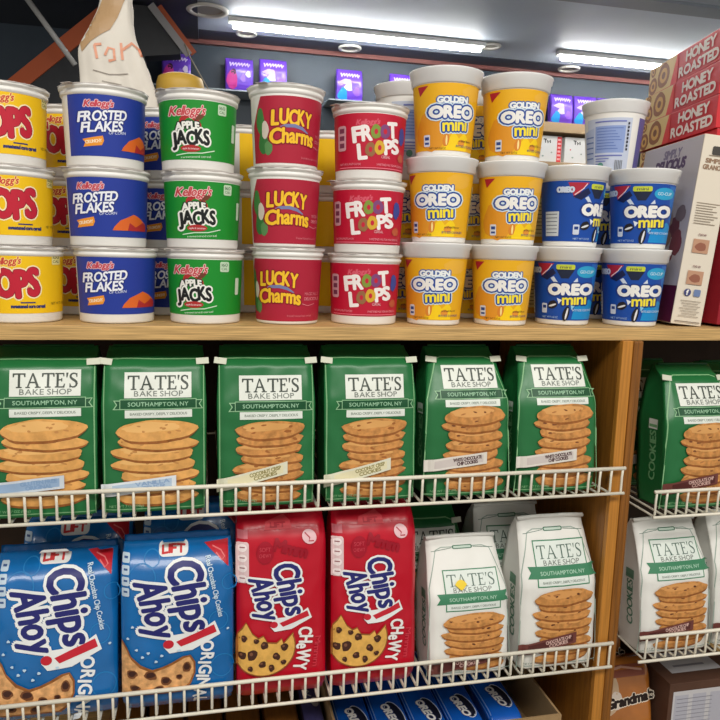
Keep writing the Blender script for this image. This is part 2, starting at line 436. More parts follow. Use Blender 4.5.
def lab_froot(t, rr, h):
    R = .0395; S = Sheet(364, 322, 900, 935, R); q = pi * R
    S.uvrect(-q * .95, .0095, q * .95, .0665, (190, 22, 52))
    kel(S, 359, 268, 22, 4.5, 3, (214, 90, 108), (196, 40, 66))
    W = (244, 236, 232)
    for ch, x, y, hh, ww in (('F', 348.5, 280, 14, 8), ('R', 357.5, 278.5, 14, 9), ('T', 383, 274.5, 14, 9), ('L', 353.5, 296, 14, 8), ('P', 379.5, 291, 13, 8), ('S', 386.5, 289.5, 13, 7)):
        S.text(ch, x, y, hh, W, w=ww, bold=.9, rot=6)
    for x, y, c in ((366.5, 277, (128, 150, 60)), (375.5, 276.5, (128, 70, 120)), (361.5, 294, (150, 104, 66)), (370.5, 292, (214, 170, 50))):
        S.ell(x, y, 5.2, 6.8, c, .06, seed=int(x)); S.ell(x, y, 1.8, 2.6, (196, 30, 56))
    S.text('CEREAL', 377, 300.5, 2.6, (238, 190, 196), w=9)
    S.rrect(331.5, 271, 338.5, 295, 2, (206, 160, 168))
    for k in range(3): S.rect(333, 273.5 + k * 7, 337, 278 + k * 7, (120, 60, 84))
    S.ell(393, 279, 3, 8.5, (60, 72, 150), .1, seed=4); S.ell(393, 300, 3, 4, (190, 90, 60), .1)
    S.text('NATURAL FRUIT FLAVORS', 343, 308, 2, (232, 150, 164), w=19); S.text('SWEETENED MULTIGRAIN CEREAL', 382, 308, 2, (232, 150, 164), w=28)
    S.rect(333, 311, 396, 311.8, (236, 120, 140))
    seal_label(S, t, rr, h, R)
def oreo_logo(S, x, y, sx=1., small=False, outer=(214, 232, 240), navy=(34, 70, 150)):
    S.text('OREO', x, y, 10, WHT, w=42 * sx, bold=.95, rot=1, lean=.04, halo=((outer, 3.6), (navy, 2.5)), track=.14)
def lab_gold(t, rr, h):
    R = .0352; S = Sheet(433, 323, 880, 900, R); q = pi * R
    S.uvrect(-q * .98, .006, q * .98, .0745, (234, 176, 28))
    S.ell(414, 300, 13, 19, (224, 150, 38), .1, seed=2); S.ell(452, 264, 10, 7, (236, 180, 60), .15, seed=5)
    S.poly([(424, 317), (431, 306), (436, 300), (442, 306), (448, 300), (452, 305), (452, 317)], (248, 208, 24))
    S.ell(428, 308, 3.4, 6, (216, 132, 44), .05, rot=-12); S.ell(428.4, 308, 1, 4.6, (250, 226, 150))
    S.ell(445, 310, 4, 3, (230, 150, 50), .08)
    S.poly([(403, 258), (411, 258), (405, 267)], (176, 34, 50))
    S.text('GOLDEN', 433, 271, 5, (238, 240, 238), w=29, bold=.5, rot=1, halo=(((52, 92, 160), 1.5),))
    S.text('mini', 436.5, 293.5, 11, (250, 226, 50), w=25, bold=.45, rot=4, halo=(((214, 232, 240), 3.0), ((34, 70, 150), 2.0)), track=.12)
    oreo_logo(S, 433, 282)
    S.rrect(407.5, 303, 412.5, 314, 1, (214, 220, 232)); S.rect(408.3, 305, 411.7, 308, (44, 70, 140)); S.rect(408.3, 310, 411.7, 312, (44, 70, 140))
    S.text('artificial flavor', 449, 308, 2, (70, 60, 40), w=15); S.text('BITE SIZE COOKIES', 449, 313, 2, (40, 60, 130), w=20)
    S.text('NET WT 3.5 OZ', 420, 315.6, 1.8, (70, 50, 20), w=16)
    # nutrition panel round the back
    S.uvrect(q * .46, .014, q * .66, .062, (226, 214, 150))
    for k in range(9): S.uvrect(q * .475, .018 + k * .0047, q * .645, .0188 + k * .0047, (90, 80, 50))
    seal_label(S, t, rr, h, R)
def lab_blue(t, rr, h):
    R = .0362; S = Sheet(562, 325, 815, 870, R); q = pi * R
    S.uvrect(-q * .98, .006, q * .98, .0745, (22, 74, 164))
    S.poly([(572, 318.5), (574, 306), (580, 302), (588, 298), (597, 303), (597, 318.5)], (24, 140, 206))
    S.poly([(586, 262), (597, 262), (597, 300), (590, 296)], (30, 106, 190))
    S.poly([(537, 262), (552, 262), (541, 277)], (176, 40, 60)); S.line([(541, 274), (547, 268), (550, 263)], .8, (236, 210, 214))
    S.poly([(540, 276), (551, 267), (554, 272), (546, 279)], (20, 30, 74))
    S.poly([(554, 268), (571, 268), (566, 277), (559, 277)], (28, 36, 60))
    S.rrect(554, 263, 571, 268, 1.5, (198, 206, 60)); S.text('mini', 562.5, 265.6, 2.8, (30, 50, 80), w=10)
    S.poly([(549, 277), (552, 275), (556, 281), (553, 282)], (206, 216, 230)); S.poly([(570, 281), (574, 276), (575, 280)], (206, 216, 230))
    S.ell(582, 270, 9, 6, (44, 160, 206)); S.text('GO-CUP', 582, 270, 3, (220, 240, 244), w=12)
    S.text('mini', 573, 298, 10.5, (246, 226, 60), w=23, bold=.4, rot=3, halo=(((20, 50, 120), 1.8),), track=.12)
    S.text('OREO', 568.5, 288, 10, WHT, w=41, bold=1.1, rot=1, halo=(((26, 56, 130), 2.6),), track=.14)
    S.ell(552, 304, 5, 4, (30, 26, 34), .08, rot=30); S.ell(552, 304.6, 4, 1, (220, 222, 226), rot=20)
    S.ell(566, 313, 3.4, 7.6, (26, 24, 30), .05, rot=-10); S.ell(566.6, 313, 1, 6.2, (226, 226, 230), rot=-10)
    S.poly([(556, 297), (561, 299), (558, 303)], (226, 232, 240)); S.poly([(570, 304), (574, 305), (571, 309)], (140, 200, 230))
    S.rrect(541.5, 303, 546.5, 313, 1, (206, 214, 230)); S.rect(542.4, 305, 545.6, 308, (30, 60, 130))
    S.text('BITE SIZE COOKIES', 582, 309, 2, (214, 230, 244), w=20); S.text('NET WT 3.5 OZ', 550, 317, 1.8, (180, 206, 236), w=16)
    # nutrition panel, left of the front
    S.uvrect(-q * .58, .012, -q * .40, .040, (206, 214, 222))
    for k in range(6): S.uvrect(-q * .57, .0155 + k * .0042, -q * .42, .0163 + k * .0042, (70, 80, 110))
    S.text('OREO', S.dx(-62), 269, 5, (200, 212, 232), w=9, bold=.5)
    seal_label(S, t, rr, h, R)
def lab_back(t, rr, h):
    R = .0362; S = Sheet(615, 172, 760, 750, R); q = pi * R
    S.uvrect(-q * .34, .006, q * .20, .0735, (196, 204, 222))
    S.uvrect(q * .30, .006, q * .8, .0745, (98, 92, 150))
    S.rect(598, 124, 626, 149, (140, 160, 208))
    S.poly([(588, 128), (597, 125), (597, 160), (590, 166)], (176, 188, 216))
    for k in range(8): S.rect(599.5, 126 + k * 2.7, 624 - (k * 7) % 9, 126.7 + k * 2.7, (92, 116, 182))
    for k in range(5): S.rect(589.5 + k * .2, 133 + k * 5, 596.5, 134.2 + k * 5, (104, 124, 180))
    S.rect(598, 119.5, 626, 120.7, (110, 120, 190)); S.rect(598, 151, 625, 152.2, (110, 120, 190))
    for k in range(3): S.rect(599, 154 + k * 2.4, 612 - k * 3, 154.8 + k * 2.4, (110, 120, 190))
    S.ell(604, 161, 3, 3, (92, 150, 136))
    for k in range(8): S.rect(627.4, 121 + k * 3.4, 629, 123.2 + k * 3.4, (40, 40, 52))
    for k in range(5): S.rect(618.4 + k * 1.6, 156, 619.2 + k * 1.6, 166, (120, 124, 130))
    seal_label(S, t, rr, h, R)

PITCH = .0773
protos = {}
protos['frost'] = cereal_cup('cereal_cup', .0370, .0398, .0764, lab_frost)
protos['pops'] = cereal_cup('cereal_cup', .0370, .0398, .0752, lab_pops)
protos['jack'] = cereal_cup('cereal_cup', .0366, .0395, .0772, lab_jack)
protos['lucky'] = cereal_cup('cereal_cup', .0338, .0378, .0812, lab_lucky)
protos['froot'] = cereal_cup('cereal_cup', .0366, .0395, .0772, lab_froot)
protos['gold'] = oreo_cup('cookie_cup', .0300, .0358, .0912, lab_gold)
protos['blue'] = oreo_cup('cookie_cup', .0310, .0370, .0916, lab_blue)
protos['nutri'] = oreo_cup('cookie_cup', .0310, .0378, .0960, lab_back)
GRP = {'frost': ('stacked blue cereal cups', 'cereal cup'), 'pops': ('stacked yellow cereal cups', 'cereal cup'), 'jack': ('stacked green cereal cups', 'cereal cup'),
       'lucky': ('stacked red cereal cups with yellow lettering', 'cereal cup'), 'froot': ('stacked red cereal cups with white lettering', 'cereal cup'),
       'gold': ('stacked yellow mini cookie cups', 'cookie cup'), 'blue': ('stacked blue mini cookie cups', 'cookie cup'), 'nutri': ('white backed cookie cups', 'cookie cup')}
used = set()
def put(kind, x, y, z, off, label, rpx=40, extra=0):
    """off: how far the artwork has been turned, seen from the aisle"""
    rz = -atan2(x, .72 + y) + asin(max(-.95, min(.95, off / rpx))) + radians(extra)
    o = protos[kind]
    if kind in used: o = clone(o, (x, y, z), (0, 0, rz))
    else: used.add(kind); o.location = (x, y, z + Z0); o.rotation_euler = (0, 0, rz)
    tag(o, label, GRP[kind][1], GRP[kind][0])
    return o
E1 = .0004
def stack(kind, xs, y0, offs, labels, pitch, z0=.0003, dys=(0, -.001, -.002), rpx=40, extra=0):
    for i, (x, off, lb) in enumerate(zip(xs, offs, labels)):
        put(kind, x, y0 + dys[i], z0 + i * (pitch + E1), off, lb, rpx, extra)
stack('pops', (-.182, -.189, -.192), .052, (0, 8, 10), ('yellow cereal cup on the board at the far left, lowest of its stack', 'middle yellow cereal cup of the stack at the left picture edge', 'topmost front yellow cereal cup at the left picture edge'), .0752)
stack('frost', (-.0900, -.0965, -.0975), .052, (0, -1, 11), ('blue frosted cereal cup standing on the shelf board', 'middle cup of the blue frosted cereal stack', 'top blue cereal cup showing a white seam, before the paper bag'), .0764)
stack('jack', (.0010, -.0015, -.0055), .052, (0, 7, 5), ('green cereal cup standing on the board, lowest of its stack', 'green cereal cup in the middle of its stack', 'top green cereal cup of the stack of three'), .0772)
stack('lucky', (.0895, .0855, .0857), .050, (0, 13, 17), ('red cereal cup with yellow lettering, on the board', 'red cereal cup with yellow lettering, middle of its stack', 'red cereal cup with yellow lettering, top of its stack'), .0812, rpx=37)
stack('froot', (.1770, .1785, .1780), .052, (0, -2, 4), ('red cereal cup with white and fruit-ring lettering, on the board', 'red fruit-ring cereal cup in the middle of its stack', 'red fruit-ring cereal cup on top of its stack'), .0772)
stack('gold', (.2585, .2605, .2612), .046, (0, -3, 8), ('left-hand yellow mini cookie cup standing on the board', 'middle cup of the left-hand yellow cookie stack', 'top cup of the left-hand yellow cookie stack'), .0912, rpx=33)
stack('gold', (.3413, .3445, .3440), .046, (6, 10, 11), ('yellow mini cookie cup on the board beside the blue cups', 'yellow mini cookie cup, middle of the stack next to the blue ones', 'yellow mini cookie cup with glossy lid, top right of the yellow ones'), .0912, rpx=33)
stack('blue', (.4272, .4295), .056, (0, 25), ('blue mini cookie cup on the board next to yellow cups', 'blue mini cookie cup turned to show its small white panel'), .0916, rpx=33)
stack('blue', (.5132, .5155), .046, (2, 0), ('blue mini cookie cup on the board beside the tall granola box', 'upper blue mini cookie cup beside the tall granola box'), .0916, rpx=33)
# second row
stack('pops', (-.137, -.146, -.143), .150, (-8, -8, -8), ('yellow cereal cup on the board in the second row, far left', 'middle yellow cereal cup of the second row, far left', 'upper yellow cereal cup showing between front yellow and blue stacks'), .0752)
stack('frost', (-.038, -.042, -.043), .150, (6, 6, 4), ('blue cereal cup in the second row, standing on the board', 'blue cereal cup, middle of the second-row stack', 'top blue cereal cup behind, between front blue and green stacks'), .0764)
protos['yell'] = clone(protos['pops']); GRP['yell'] = ('yellow cereal cups behind the red stacks', 'cereal cup')
stack('yell', (.058, .055, .052), .200, (20, 20, 20), ('yellow cup behind, on the board between green and red stacks', 'yellow cup behind, middle one between green and red stacks', 'yellow cup behind, top one between green and red stacks'), .0752, extra=130)
stack('yell', (.160, .159, .158), .200, (-22, -22, -22), ('yellow cup behind, on the board between the two red stacks', 'yellow cup behind, middle one between the two red stacks', 'yellow cup behind, top one between the two red stacks'), .0752, extra=130)
def put_n(x, y, z, off, label, rot=0):
    if 'nutri' in used: o = clone(protos['nutri'], (x, y, z))
    else: o = protos['nutri']; used.add('nutri'); o.location = (x, y, z + Z0)
    o.rotation_euler = (0, 0, -atan2(x, .72 + y) + radians(off)); tag(o, label, 'cookie cup', 'white backed cookie cups'); return o
stack('gold', (.247, .247), .140, (-10, -8), ('yellow cookie cup behind the left yellow stack, on the board', 'yellow cookie cup behind the left yellow stack, second up'), .0912, rpx=33)
put_n(.246, .140, .0003 + 2 * .0916, 30, 'white cup peeping out between the red and left yellow stacks')
stack('gold', (.333, .334, .335), .140, (-2, -3, -3), ('yellow cookie cup of the second row, low between the yellow stacks', 'yellow cookie cup of the second row, midway between the yellow stacks', 'yellow cookie cup of the second row, highest between the yellow stacks'), .0912, rpx=33)
put('gold', .427, .152, .0003, 0, 'yellow cookie cup of the second row, turned to its nutrition panel', 33, -95)
put('gold', .428, .152, .0003 + .0916, 0, 'yellow cookie cup showing its nutrition panel between yellow and blue cups', 33, -95)
stack('blue', (.520, .523), .142, (0, 0), ('blue cookie cup of the second row, on the board behind', 'blue cookie cup of the second row, carrying the white cup'), .0916, rpx=33)
put_n(.5310, .142, .0003 + 2 * .0920 + .0004, 0, 'white cookie cup turned to its blue nutrition text, top right')

# ------------------------------------------------------------------ bags and packs
def keyed(keys, z):
    for a, b in zip(keys, keys[1:]):
        if z <= b[0]:
            t = (z - a[0]) / max(1e-9, b[0] - a[0]); return [p + (q - p) * t for p, q in zip(a, b)]
    return list(keys[-1])
def bag_bm(keys, seed, bulge=.003, crinkle=.0012, corner=.004, nz=84, nf=44, ns=8, soft=.006):
    """closed bag: rings of (height, width, front y, back y) smoothed along the height"""
    bm = bmesh.new(); rings = []; H = keys[-1][0]
    zs = [H * i / nz for i in range(nz + 1)]
    for z in zs:
        acc = [0, 0, 0]; n = 0
        for k in range(-4, 5):
            q = keyed(keys, min(H, max(0, z + k * soft / 4)))
            for i in range(3): acc[i] += q[i + 1]
            n += 1
        W, yf, yb = [a / n for a in acc]
        env = sin(pi * min(1, max(0, z / H)) * .94) ** .6 if z > 0 else 0
        def dn(x, y, side):
            p = Vector((x * 26 + seed * 7.3, z * 20, seed * 3.1 + side))
            return (noise.noise(p) + .55 * noise.noise(p * 2.6)) * crinkle * (.3 + .7 * env)
        ring = []
        for i in range(nf + 1):
            s = -1 + 2 * i / nf
            s = math.copysign(1 - (1 - abs(s)) ** 1.25, s)
            x = s * W / 2; e = abs(s)
            y = yf - bulge * env * (1 - s * s) + corner * max(0, (e - .8) / .2) ** 2 * min(1, (yb - yf) / .02)
            ring.append((x, y + dn(x, 0, 0), z))
        for j in range(1, ns):
            t = j / ns
            g = -.05 * (yb - yf) * sin(pi * t) * env
            ring.append((W / 2 + g + dn(t * .05, 0, 5) * .8, yf + corner * .6 + (yb - yf - corner * .6) * t, z))
        m = 12
        for i in range(m + 1):
            s = 1 - 2 * i / m; ring.append((s * W / 2, yb + bulge * .6 * env * (1 - s * s) + dn(s * W / 2, 1, 11), z))
        for j in range(1, ns):
            t = 1 - j / ns
            g = -.05 * (yb - yf) * sin(pi * t) * env
            ring.append((-W / 2 - g + dn(t * .05, 0, 17) * .8, yf + corner * .6 + (yb - yf - corner * .6) * t, z))
        rings.append([bm.verts.new(c) for c in ring])
    for A, B in zip(rings, rings[1:]):
        n = len(A)
        for k in range(n): bm.faces.new((A[k], A[(k + 1) % n], B[(k + 1) % n], B[k]))
    bm.faces.new(rings[0][::-1]); bm.faces.new(rings[-1])
    return bm
def cookie_stack(S, cx, y0, y1, n, rx, ry, body, edge, seed, chips=None, light=(226, 176, 104), crumb=(178, 118, 66)):
    rg = random.Random(seed); st = (y1 - y0) / (n - 1)
    spec = [(cx + rg.uniform(-3, 3), y0 + i * st, rx * rg.uniform(.9, 1.03), rg.uniform(-3, 3)) for i in range(n)]
    spec[0] = (cx, y0, rx * 1.0, 2)
    for i, (x, y, a, ro) in reversed(list(enumerate(spec))):
        h = ry * (1.25 if i == 0 else .92)
        S.ell(x, y + 1.8, a * .97, h, edge, .06, ro, 28, seed + i)
        S.ell(x, y, a, h * .93, body, .06, ro, 28, seed + i)
        S.ell(x - a * .12, y - h * .3, a * .7, h * .45, light, .16, ro, 20, seed + i + 40)
        for k in range(7 if i == 0 else 4):
            S.inc = 1 if k == 0 else 0
            an = rg.uniform(0, 6.28); q = rg.uniform(.2, .8)
            S.ell(x + a * q * cos(an), y + h * .75 * q * sin(an), rg.uniform(1.2, 3), rg.uniform(.6, 1.3), (chips if (chips and k % 2) else crumb), .15, rg.uniform(-20, 20), 8, k)
        S.inc = 1
def bag_art(S, style, white=False, low=0, dz=0):
    up = {'C': 8, 'W': 4}.get(style, 0) + dz
    g = (64, 130, 94) if white else (20, 78, 44)
    lt = (150, 196, 150); dk = (66, 74, 66) if not white else (80, 104, 92)
    # outline drawn round the front panel
    oc = (150, 168, 156) if white else (140, 190, 138)
    lw = .9 if white else 1.0
    top = {'tall': [(322, 500), (326, 400), (338, 360), (345, 357), (392, 357), (400, 360), (412, 400), (416, 500)]}.get('tall' if style in 'CW' else 'x', [(325, 499), (325, 357.5), (348, 357), (370, 357.5), (413, 357.5), (413, 499)])
    pts = []
    for (a, b), (c, d) in zip(top, top[1:]):
        n = 8
        pts += [(a + (c - a) * k / n, b + (d - b) * k / n) for k in range(n)]
    pts.append(top[-1]); S.line(pts, lw, oc)
    S.line([(top[0][0], 496.5), (top[-1][0], 496.5)], .8, oc)
    S.oy += up
    if white:
        S.rect(342, 371.5, 404, 416, g); S.rect(343.2, 372.7, 402.8, 414.8, (224, 232, 224))
        S.poly([(333, 396), (413, 396), (410, 401.5), (414, 407.5), (332, 407.5), (336, 401.5)], g)
    else:
        S.rect(343, 373.5, 402, 397, (228, 232, 222))
        S.poly([(333.5, 399), (412, 399), (409.5, 403), (412.5, 407.5), (333, 407.5), (336, 403)], lt)
        S.poly([(334.8, 399.7), (411, 399.7), (408.5, 403), (411, 406.8), (334.5, 406.8), (337, 403)], g)
        S.rect(339, 398, 406.5, 407.3, lt); S.rect(339.6, 398.6, 405.9, 406.7, g)
        S.rect(343.5, 408, 402.5, 415.2, (226, 232, 222))
    S.text("TATE'S", 372.5, 383, 12.6, dk, w=53, bold=.22 if not white else .02, serif=True, track=.08)
    S.text('BAKE SHOP', 373, 393, 4.8, (120, 126, 118), w=43, bold=.05, track=.16)
    S.text('SOUTHAMPTON, NY', 372.7, 402.6, 3.6, (150, 194, 158) if not white else (170, 206, 182), w=53, bold=.1, track=.18)
    S.text('BAKED CRISPY, DEEPLY DELICIOUS', 373, 411.5, 2.3, (100, 112, 100), w=50)
    if style == 'A': cookie_stack(S, 371, 427, 489, 7, 36, 8.4, COOKIEG, COOKIED, 3, None, (236, 184, 112), (196, 138, 78))
    elif style == 'B': cookie_stack(S, 372, 425, 488, 8, 32.5, 7.2, COOKIE, COOKIED, 11, None, (220, 164, 96), (160, 98, 48))
    elif style == 'C': cookie_stack(S, 375, 424, 494, 8, 32.5, 8.2, COOKIE, COOKIED, 23, (120, 70, 40), (222, 164, 98))
    else: cookie_stack(S, 373, 427, 492 - low, 8 if not low else 7, 34.5, 7.2, COOKIE, COOKIED, 31, (96, 54, 34), (220, 158, 92))
    S.oy -= up
    S.text('NET WT 7 OZ (198g)', 344, 493, 2.3, oc if not white else (120, 140, 126), w=30)
def sticker_art(S, c1, c2, text, tc, y0=478, y1=462, x0=322, x1=388, h=12):
    S.poly([(x0, y0 - h / 2), (x1, y1 - h / 2), (x1, y1 + h / 2), (x0, y0 + h / 2)], c1)
    sl = (y1 - y0) / (x1 - x0); mid = lambda x: y0 + (x - x0) * sl
    a = x0 + 10
    S.poly([(a, mid(a) - h * .32), (x1 - 4, mid(x1 - 4) - h * .32), (x1 - 4, mid(x1 - 4) + h * .32), (a, mid(a) + h * .32)], c2)
    ro = math.degrees(math.atan(-sl))
    for i, q in enumerate(text):
        S.text(q, (x0 + x1) / 2 + 12, mid((x0 + x1) / 2 + 12) + (i - (len(text) - 1) / 2) * 4.2, 3.4, tc, w=30 if i == 0 else 22, bold=.2, rot=ro)
TFRAME = (369, 499.5, 895, 905)
KA = [(0, .097, -.026, .026), (.02, .102, -.029, .029), (.11, .104, -.030, .030), (.154, .100, -.021, .029), (.167, .097, .010, .022), (.170, .096, .013, .017)]
KC = [(0, .094, -.026, .028), (.02, .099, -.029, .030), (.105, .101, -.030, .030), (.155, .082, -.010, .027), (.166, .080, .011, .020), (.169, .080, .013, .017)]
KW = [(0, .094, -.026, .028), (.02, .098, -.029, .030), (.100, .1005, -.030, .030), (.155, .090, -.006, .020), (.166, .088, .001, .008), (.170, .088, .002, .006)]
def cookie_bag(style, seed, sticker, dz=0):
    FR = (TFRAME[0], TFRAME[1] + dz, TFRAME[2], TFRAME[3])
    white = style == 'W'; up = {'C': 8, 'W': 4}.get(style, 0)
    keys = {'A': KA, 'B': KA, 'C': KC, 'W': KW}[style]
    t = empty('cookie_bag')
    bm = bag_bm(keys, seed, crinkle=.0022 if not white else .0015)
    mp = cast_map(bm); mp2 = cast_map(bm, 3.0e-3)
    obj('bag', bm, WHITEF if white else GREEN, t)
    S = Sheet(*TFRAME); bag_art(S, style, white, 14 if dz < -10 else 0, dz); S.build('front_print', t, mp, .003)
    if sticker:
        S = Sheet(*FR); sticker_art(S, *sticker); S.build('flavour_sticker', t, mp2, .003)
    if white:
        b = bmesh.new(); tube(b, [(-.0445, -.0005, .1695), (-.02, .001, .1702), (.02, .001, .1702), (.0445, -.0005, .1695)], .0026, 8)
        o = obj('rolled_top', b, WHITEF, t)
        S = Sheet(0, 0, 1, 1); S.rrect(-.013, -.0022, .013, .0022, .002, (60, 112, 84)); S.rrect(-.0115, -.0012, .0115, .0012, .001, (196, 214, 200))
        S.line([(-.04, .0042), (-.014, .0005)], .0006, (90, 120, 104)); S.line([(.014, .0005), (.04, .0025)], .0006, (90, 120, 104))
        S.build('closure_seal', t, lambda u, v, d: mp(u, .157 + v, d + 2e-4), .004)
    else:
        for s in (-1, 1):
            z = .1535; w = keyed(keys, z)[1]
            p = mp(s * (w / 2 - .007), z, 0)
            b = box_bm(-.0065, .0065, -.0006, .0006, -.0035, .0035, .0003)
            bmesh.ops.transform(b, matrix=Matrix.Translation(p + Vector((s * .005, -.0012, .0012))) @ Matrix.Rotation(radians(-24), 4, 'X') @ Matrix.Rotation(radians(-8 * s if s < 0 else -4), 4, 'Y'), verts=b.verts)
            obj('tin_tie_tab', b, mat('tab_paper', (206, 208, 188), .5), t, smooth=False)
        b = tube(bmesh.new(), [(-.044 if style != 'C' else -.036, .0115, .1700), (.044 if style != 'C' else .036, .0115, .1700)], .0016, 6)
        obj('tin_tie', b, mat('tin_tie_green', (20, 84, 42), .4), t)
    if style in 'CW':                       # printing on the left gusset
        S = Sheet(0, 0, 1, 1); c = (120, 176, 124) if not white else (96, 140, 116)
        S.text('COOKIES', 0, -.060, .012, c, w=.060, basis=((0, -1), (-1, 0)), bold=.0004)
        S.uvrect(-.009, .092, .009, .104, (226, 232, 222) if not white else (110, 150, 128)); S.uvrect(-.008, .094, .008, .0975, c)
        bv = BVHTree.FromBMesh(bag_bm(keys, seed, crinkle=.0022 if not white else .0015))
        def side(u, v, d):
            h = bv.ray_cast(Vector((-1, u, v)), Vector((1, 0, 0)))[0]
            return (h if h else Vector((-.05, u, v))) - Vector((5e-4 + d, 0, 0))
        S.build('side_print', t, lambda u, v, d: side(-u, v, d), .004)
    return t
def bag_put(o, x, y, z, lean, label, group, turn=0, tilt=0, first=False, sz=1):
    loc = (x, y, z); rot = (radians(-lean), radians(tilt), radians(turn))
    if first: o.location = (x, y, z + Z0); o.rotation_euler = rot
    else: o = clone(o, loc, rot)
    o.scale = (1, 1, sz)
    tag(o, label, 'bag of cookies', group); return o
GB, GW = 'green cookie bags on the wire shelf', 'white cookie bags on the wire shelf'
stA = ((206, 214, 222), (150, 176, 206), ('GLUTEN FREE', 'ORIGINAL'), (130, 160, 196), 480, 474)
stA2 = ((222, 228, 232), (176, 196, 216), ('VANILLA', 'CRISP'), (140, 166, 200), 482, 475)
stB = ((222, 220, 196), (226, 218, 180), ('COCONUT CRISP', 'COOKIES'), (150, 140, 90))
stC = ((222, 216, 206), (206, 196, 190), ('WHITE CHOCOLATE', 'CHIP COOKIES'), (84, 60, 60), 467, 460)
stD = ((112, 62, 56), (84, 40, 38), ('CHOCOLATE CHIP', 'COOKIES'), (206, 170, 160), 478, 467)
zf = -.1959 + .0018
a1 = cookie_bag('A', 1, stA, 7); bag_put(a1, -.158, .0205, zf, 6, 'green bag with large golden cookies cut by the left picture edge', GB, first=True)
a2 = cookie_bag('A', 2, stA2, 4); bag_put(a2, -.0505, .0205, zf, 6, 'green bag with golden cookies and a pale blue flavour sticker', GB, first=True)
b1 = cookie_bag('B', 3, stB); bag_put(b1, .0640, .0205, zf, 6, 'green bag of rough cookies under the stacks of red cups with yellow lettering', GB, first=True)
b2 = cookie_bag('B', 4, stB); bag_put(b2, .1775, .0205, zf, 6, 'green bag of rough cookies below the red fruit-ring cups, next to the narrow-shouldered ones', GB, first=True)
c1 = cookie_bag('C', 5, stC); bag_put(c1, .2905, .0205, zf, 6, 'narrow-shouldered green bag, second from the wooden divider', GB, first=True)
c2 = cookie_bag('C', 6, stC); bag_put(c2, .4020, .0205, zf, 6, 'narrow-shouldered green bag right beside the wooden divider', GB, first=True)
c3 = cookie_bag('C', 7, stD); bag_put(c3, .604, .030, -.230 + .0018, 5, 'green bag with brown sticker in the right bay', GB, turn=0, first=True, sz=1.05)
bag_put(c1, .600, .125, -.230 + .0018, 2, 'green bag hardly showing behind the front bag, right bay', GB, turn=2)
bag_put(c2, .720, .105, -.230 + .0018, 3, 'green bag cut off by the right picture edge behind the front bag', GB, turn=-2)
zf2 = -.4202 + .0018
w1 = cookie_bag('W', 8, stD, -13); bag_put(w1, .306, .0205, zf2, 10, 'white cookie bag with a yellow price spot on its label', GW, first=True, sz=.93)
w2 = cookie_bag('W', 9, stD); bag_put(w2, .4195, .0205, zf2 + .0003, 5, 'white cookie bag beside the wooden divider, taller than its neighbour', GW, first=True, sz=1.055)
bag_put(w2, .587, .0235, -.420 + .0018, 7, 'white cookie bag with brown sticker in the right bay', GW, sz=.97)
bag_put(w2, .696, .026, -.420 + .0018, 6, 'white cookie bag cut by the right picture edge', GW)
bag_put(w2, .388, .105, zf2 + .004, -2, 'white cookie bag behind, its top showing above the front ones', GW)
bag_put(c1, .279, .110, zf2 + .003, -2, 'green cookie bag standing behind the yellow-spotted white bag', 'green cookie bags on the lower wire shelf')
S = Sheet(0, 0, 1, 1)
S.add([(.0065 * cos(a * pi / 6) * (1.15 if a % 3 == 0 else .85), .0062 * sin(a * pi / 6) * (1.1 if a % 4 == 1 else .9)) for a in range(12)], [tuple(range(12))], (240, 206, 20), raw=True)
bm = bag_bm(KW, 8, crinkle=.0015); mq = cast_map(bm, 1.2e-3); bm.free()
w1d = [c for c in COL.objects if c.get('label', '').startswith('white cookie bag with a yellow')][0]
S.build('price_dot', w1d, lambda u, v, d: mq(u - .010, v + .115, d + 2.0e-3), .003)

# blue and red cookie packs
TR = ((.33, 1.0), (1.0, -.12))            # lettering runs down the pack
def logo(S, x, y, k):
    nv, ht = (40, 42, 112), (238, 240, 238)
    P = lambda a, b: (x + (a - 57) * k, y + (b - 620) * k)
    S.poly([P(42, 664), P(46, 652), P(80, 650), P(96, 640), P(102, 655), P(72, 669), P(48, 671)], ht)
    S.text('Ahoy', *P(35.5, 623), 30 * k, nv, w=60 * k, bold=1.25 * k, basis=((.28, 1.0), (1.0, -.08)), halo=((ht, 4.2 * k),), track=.12, lean=-.06)
    S.text('Chips', *P(71.5, 612), 33 * k, nv, w=72 * k, bold=1.25 * k, basis=((.25, 1.0), (1.0, -.08)), halo=((ht, 4.2 * k),), track=.12, lean=-.10)
    S.ell(*P(47, 661), 5.6 * k, 4.6 * k, (200, 36, 52))
    S.poly([P(55, 659), P(95, 644), P(98, 652), P(60, 664.5)], (200, 36, 52))
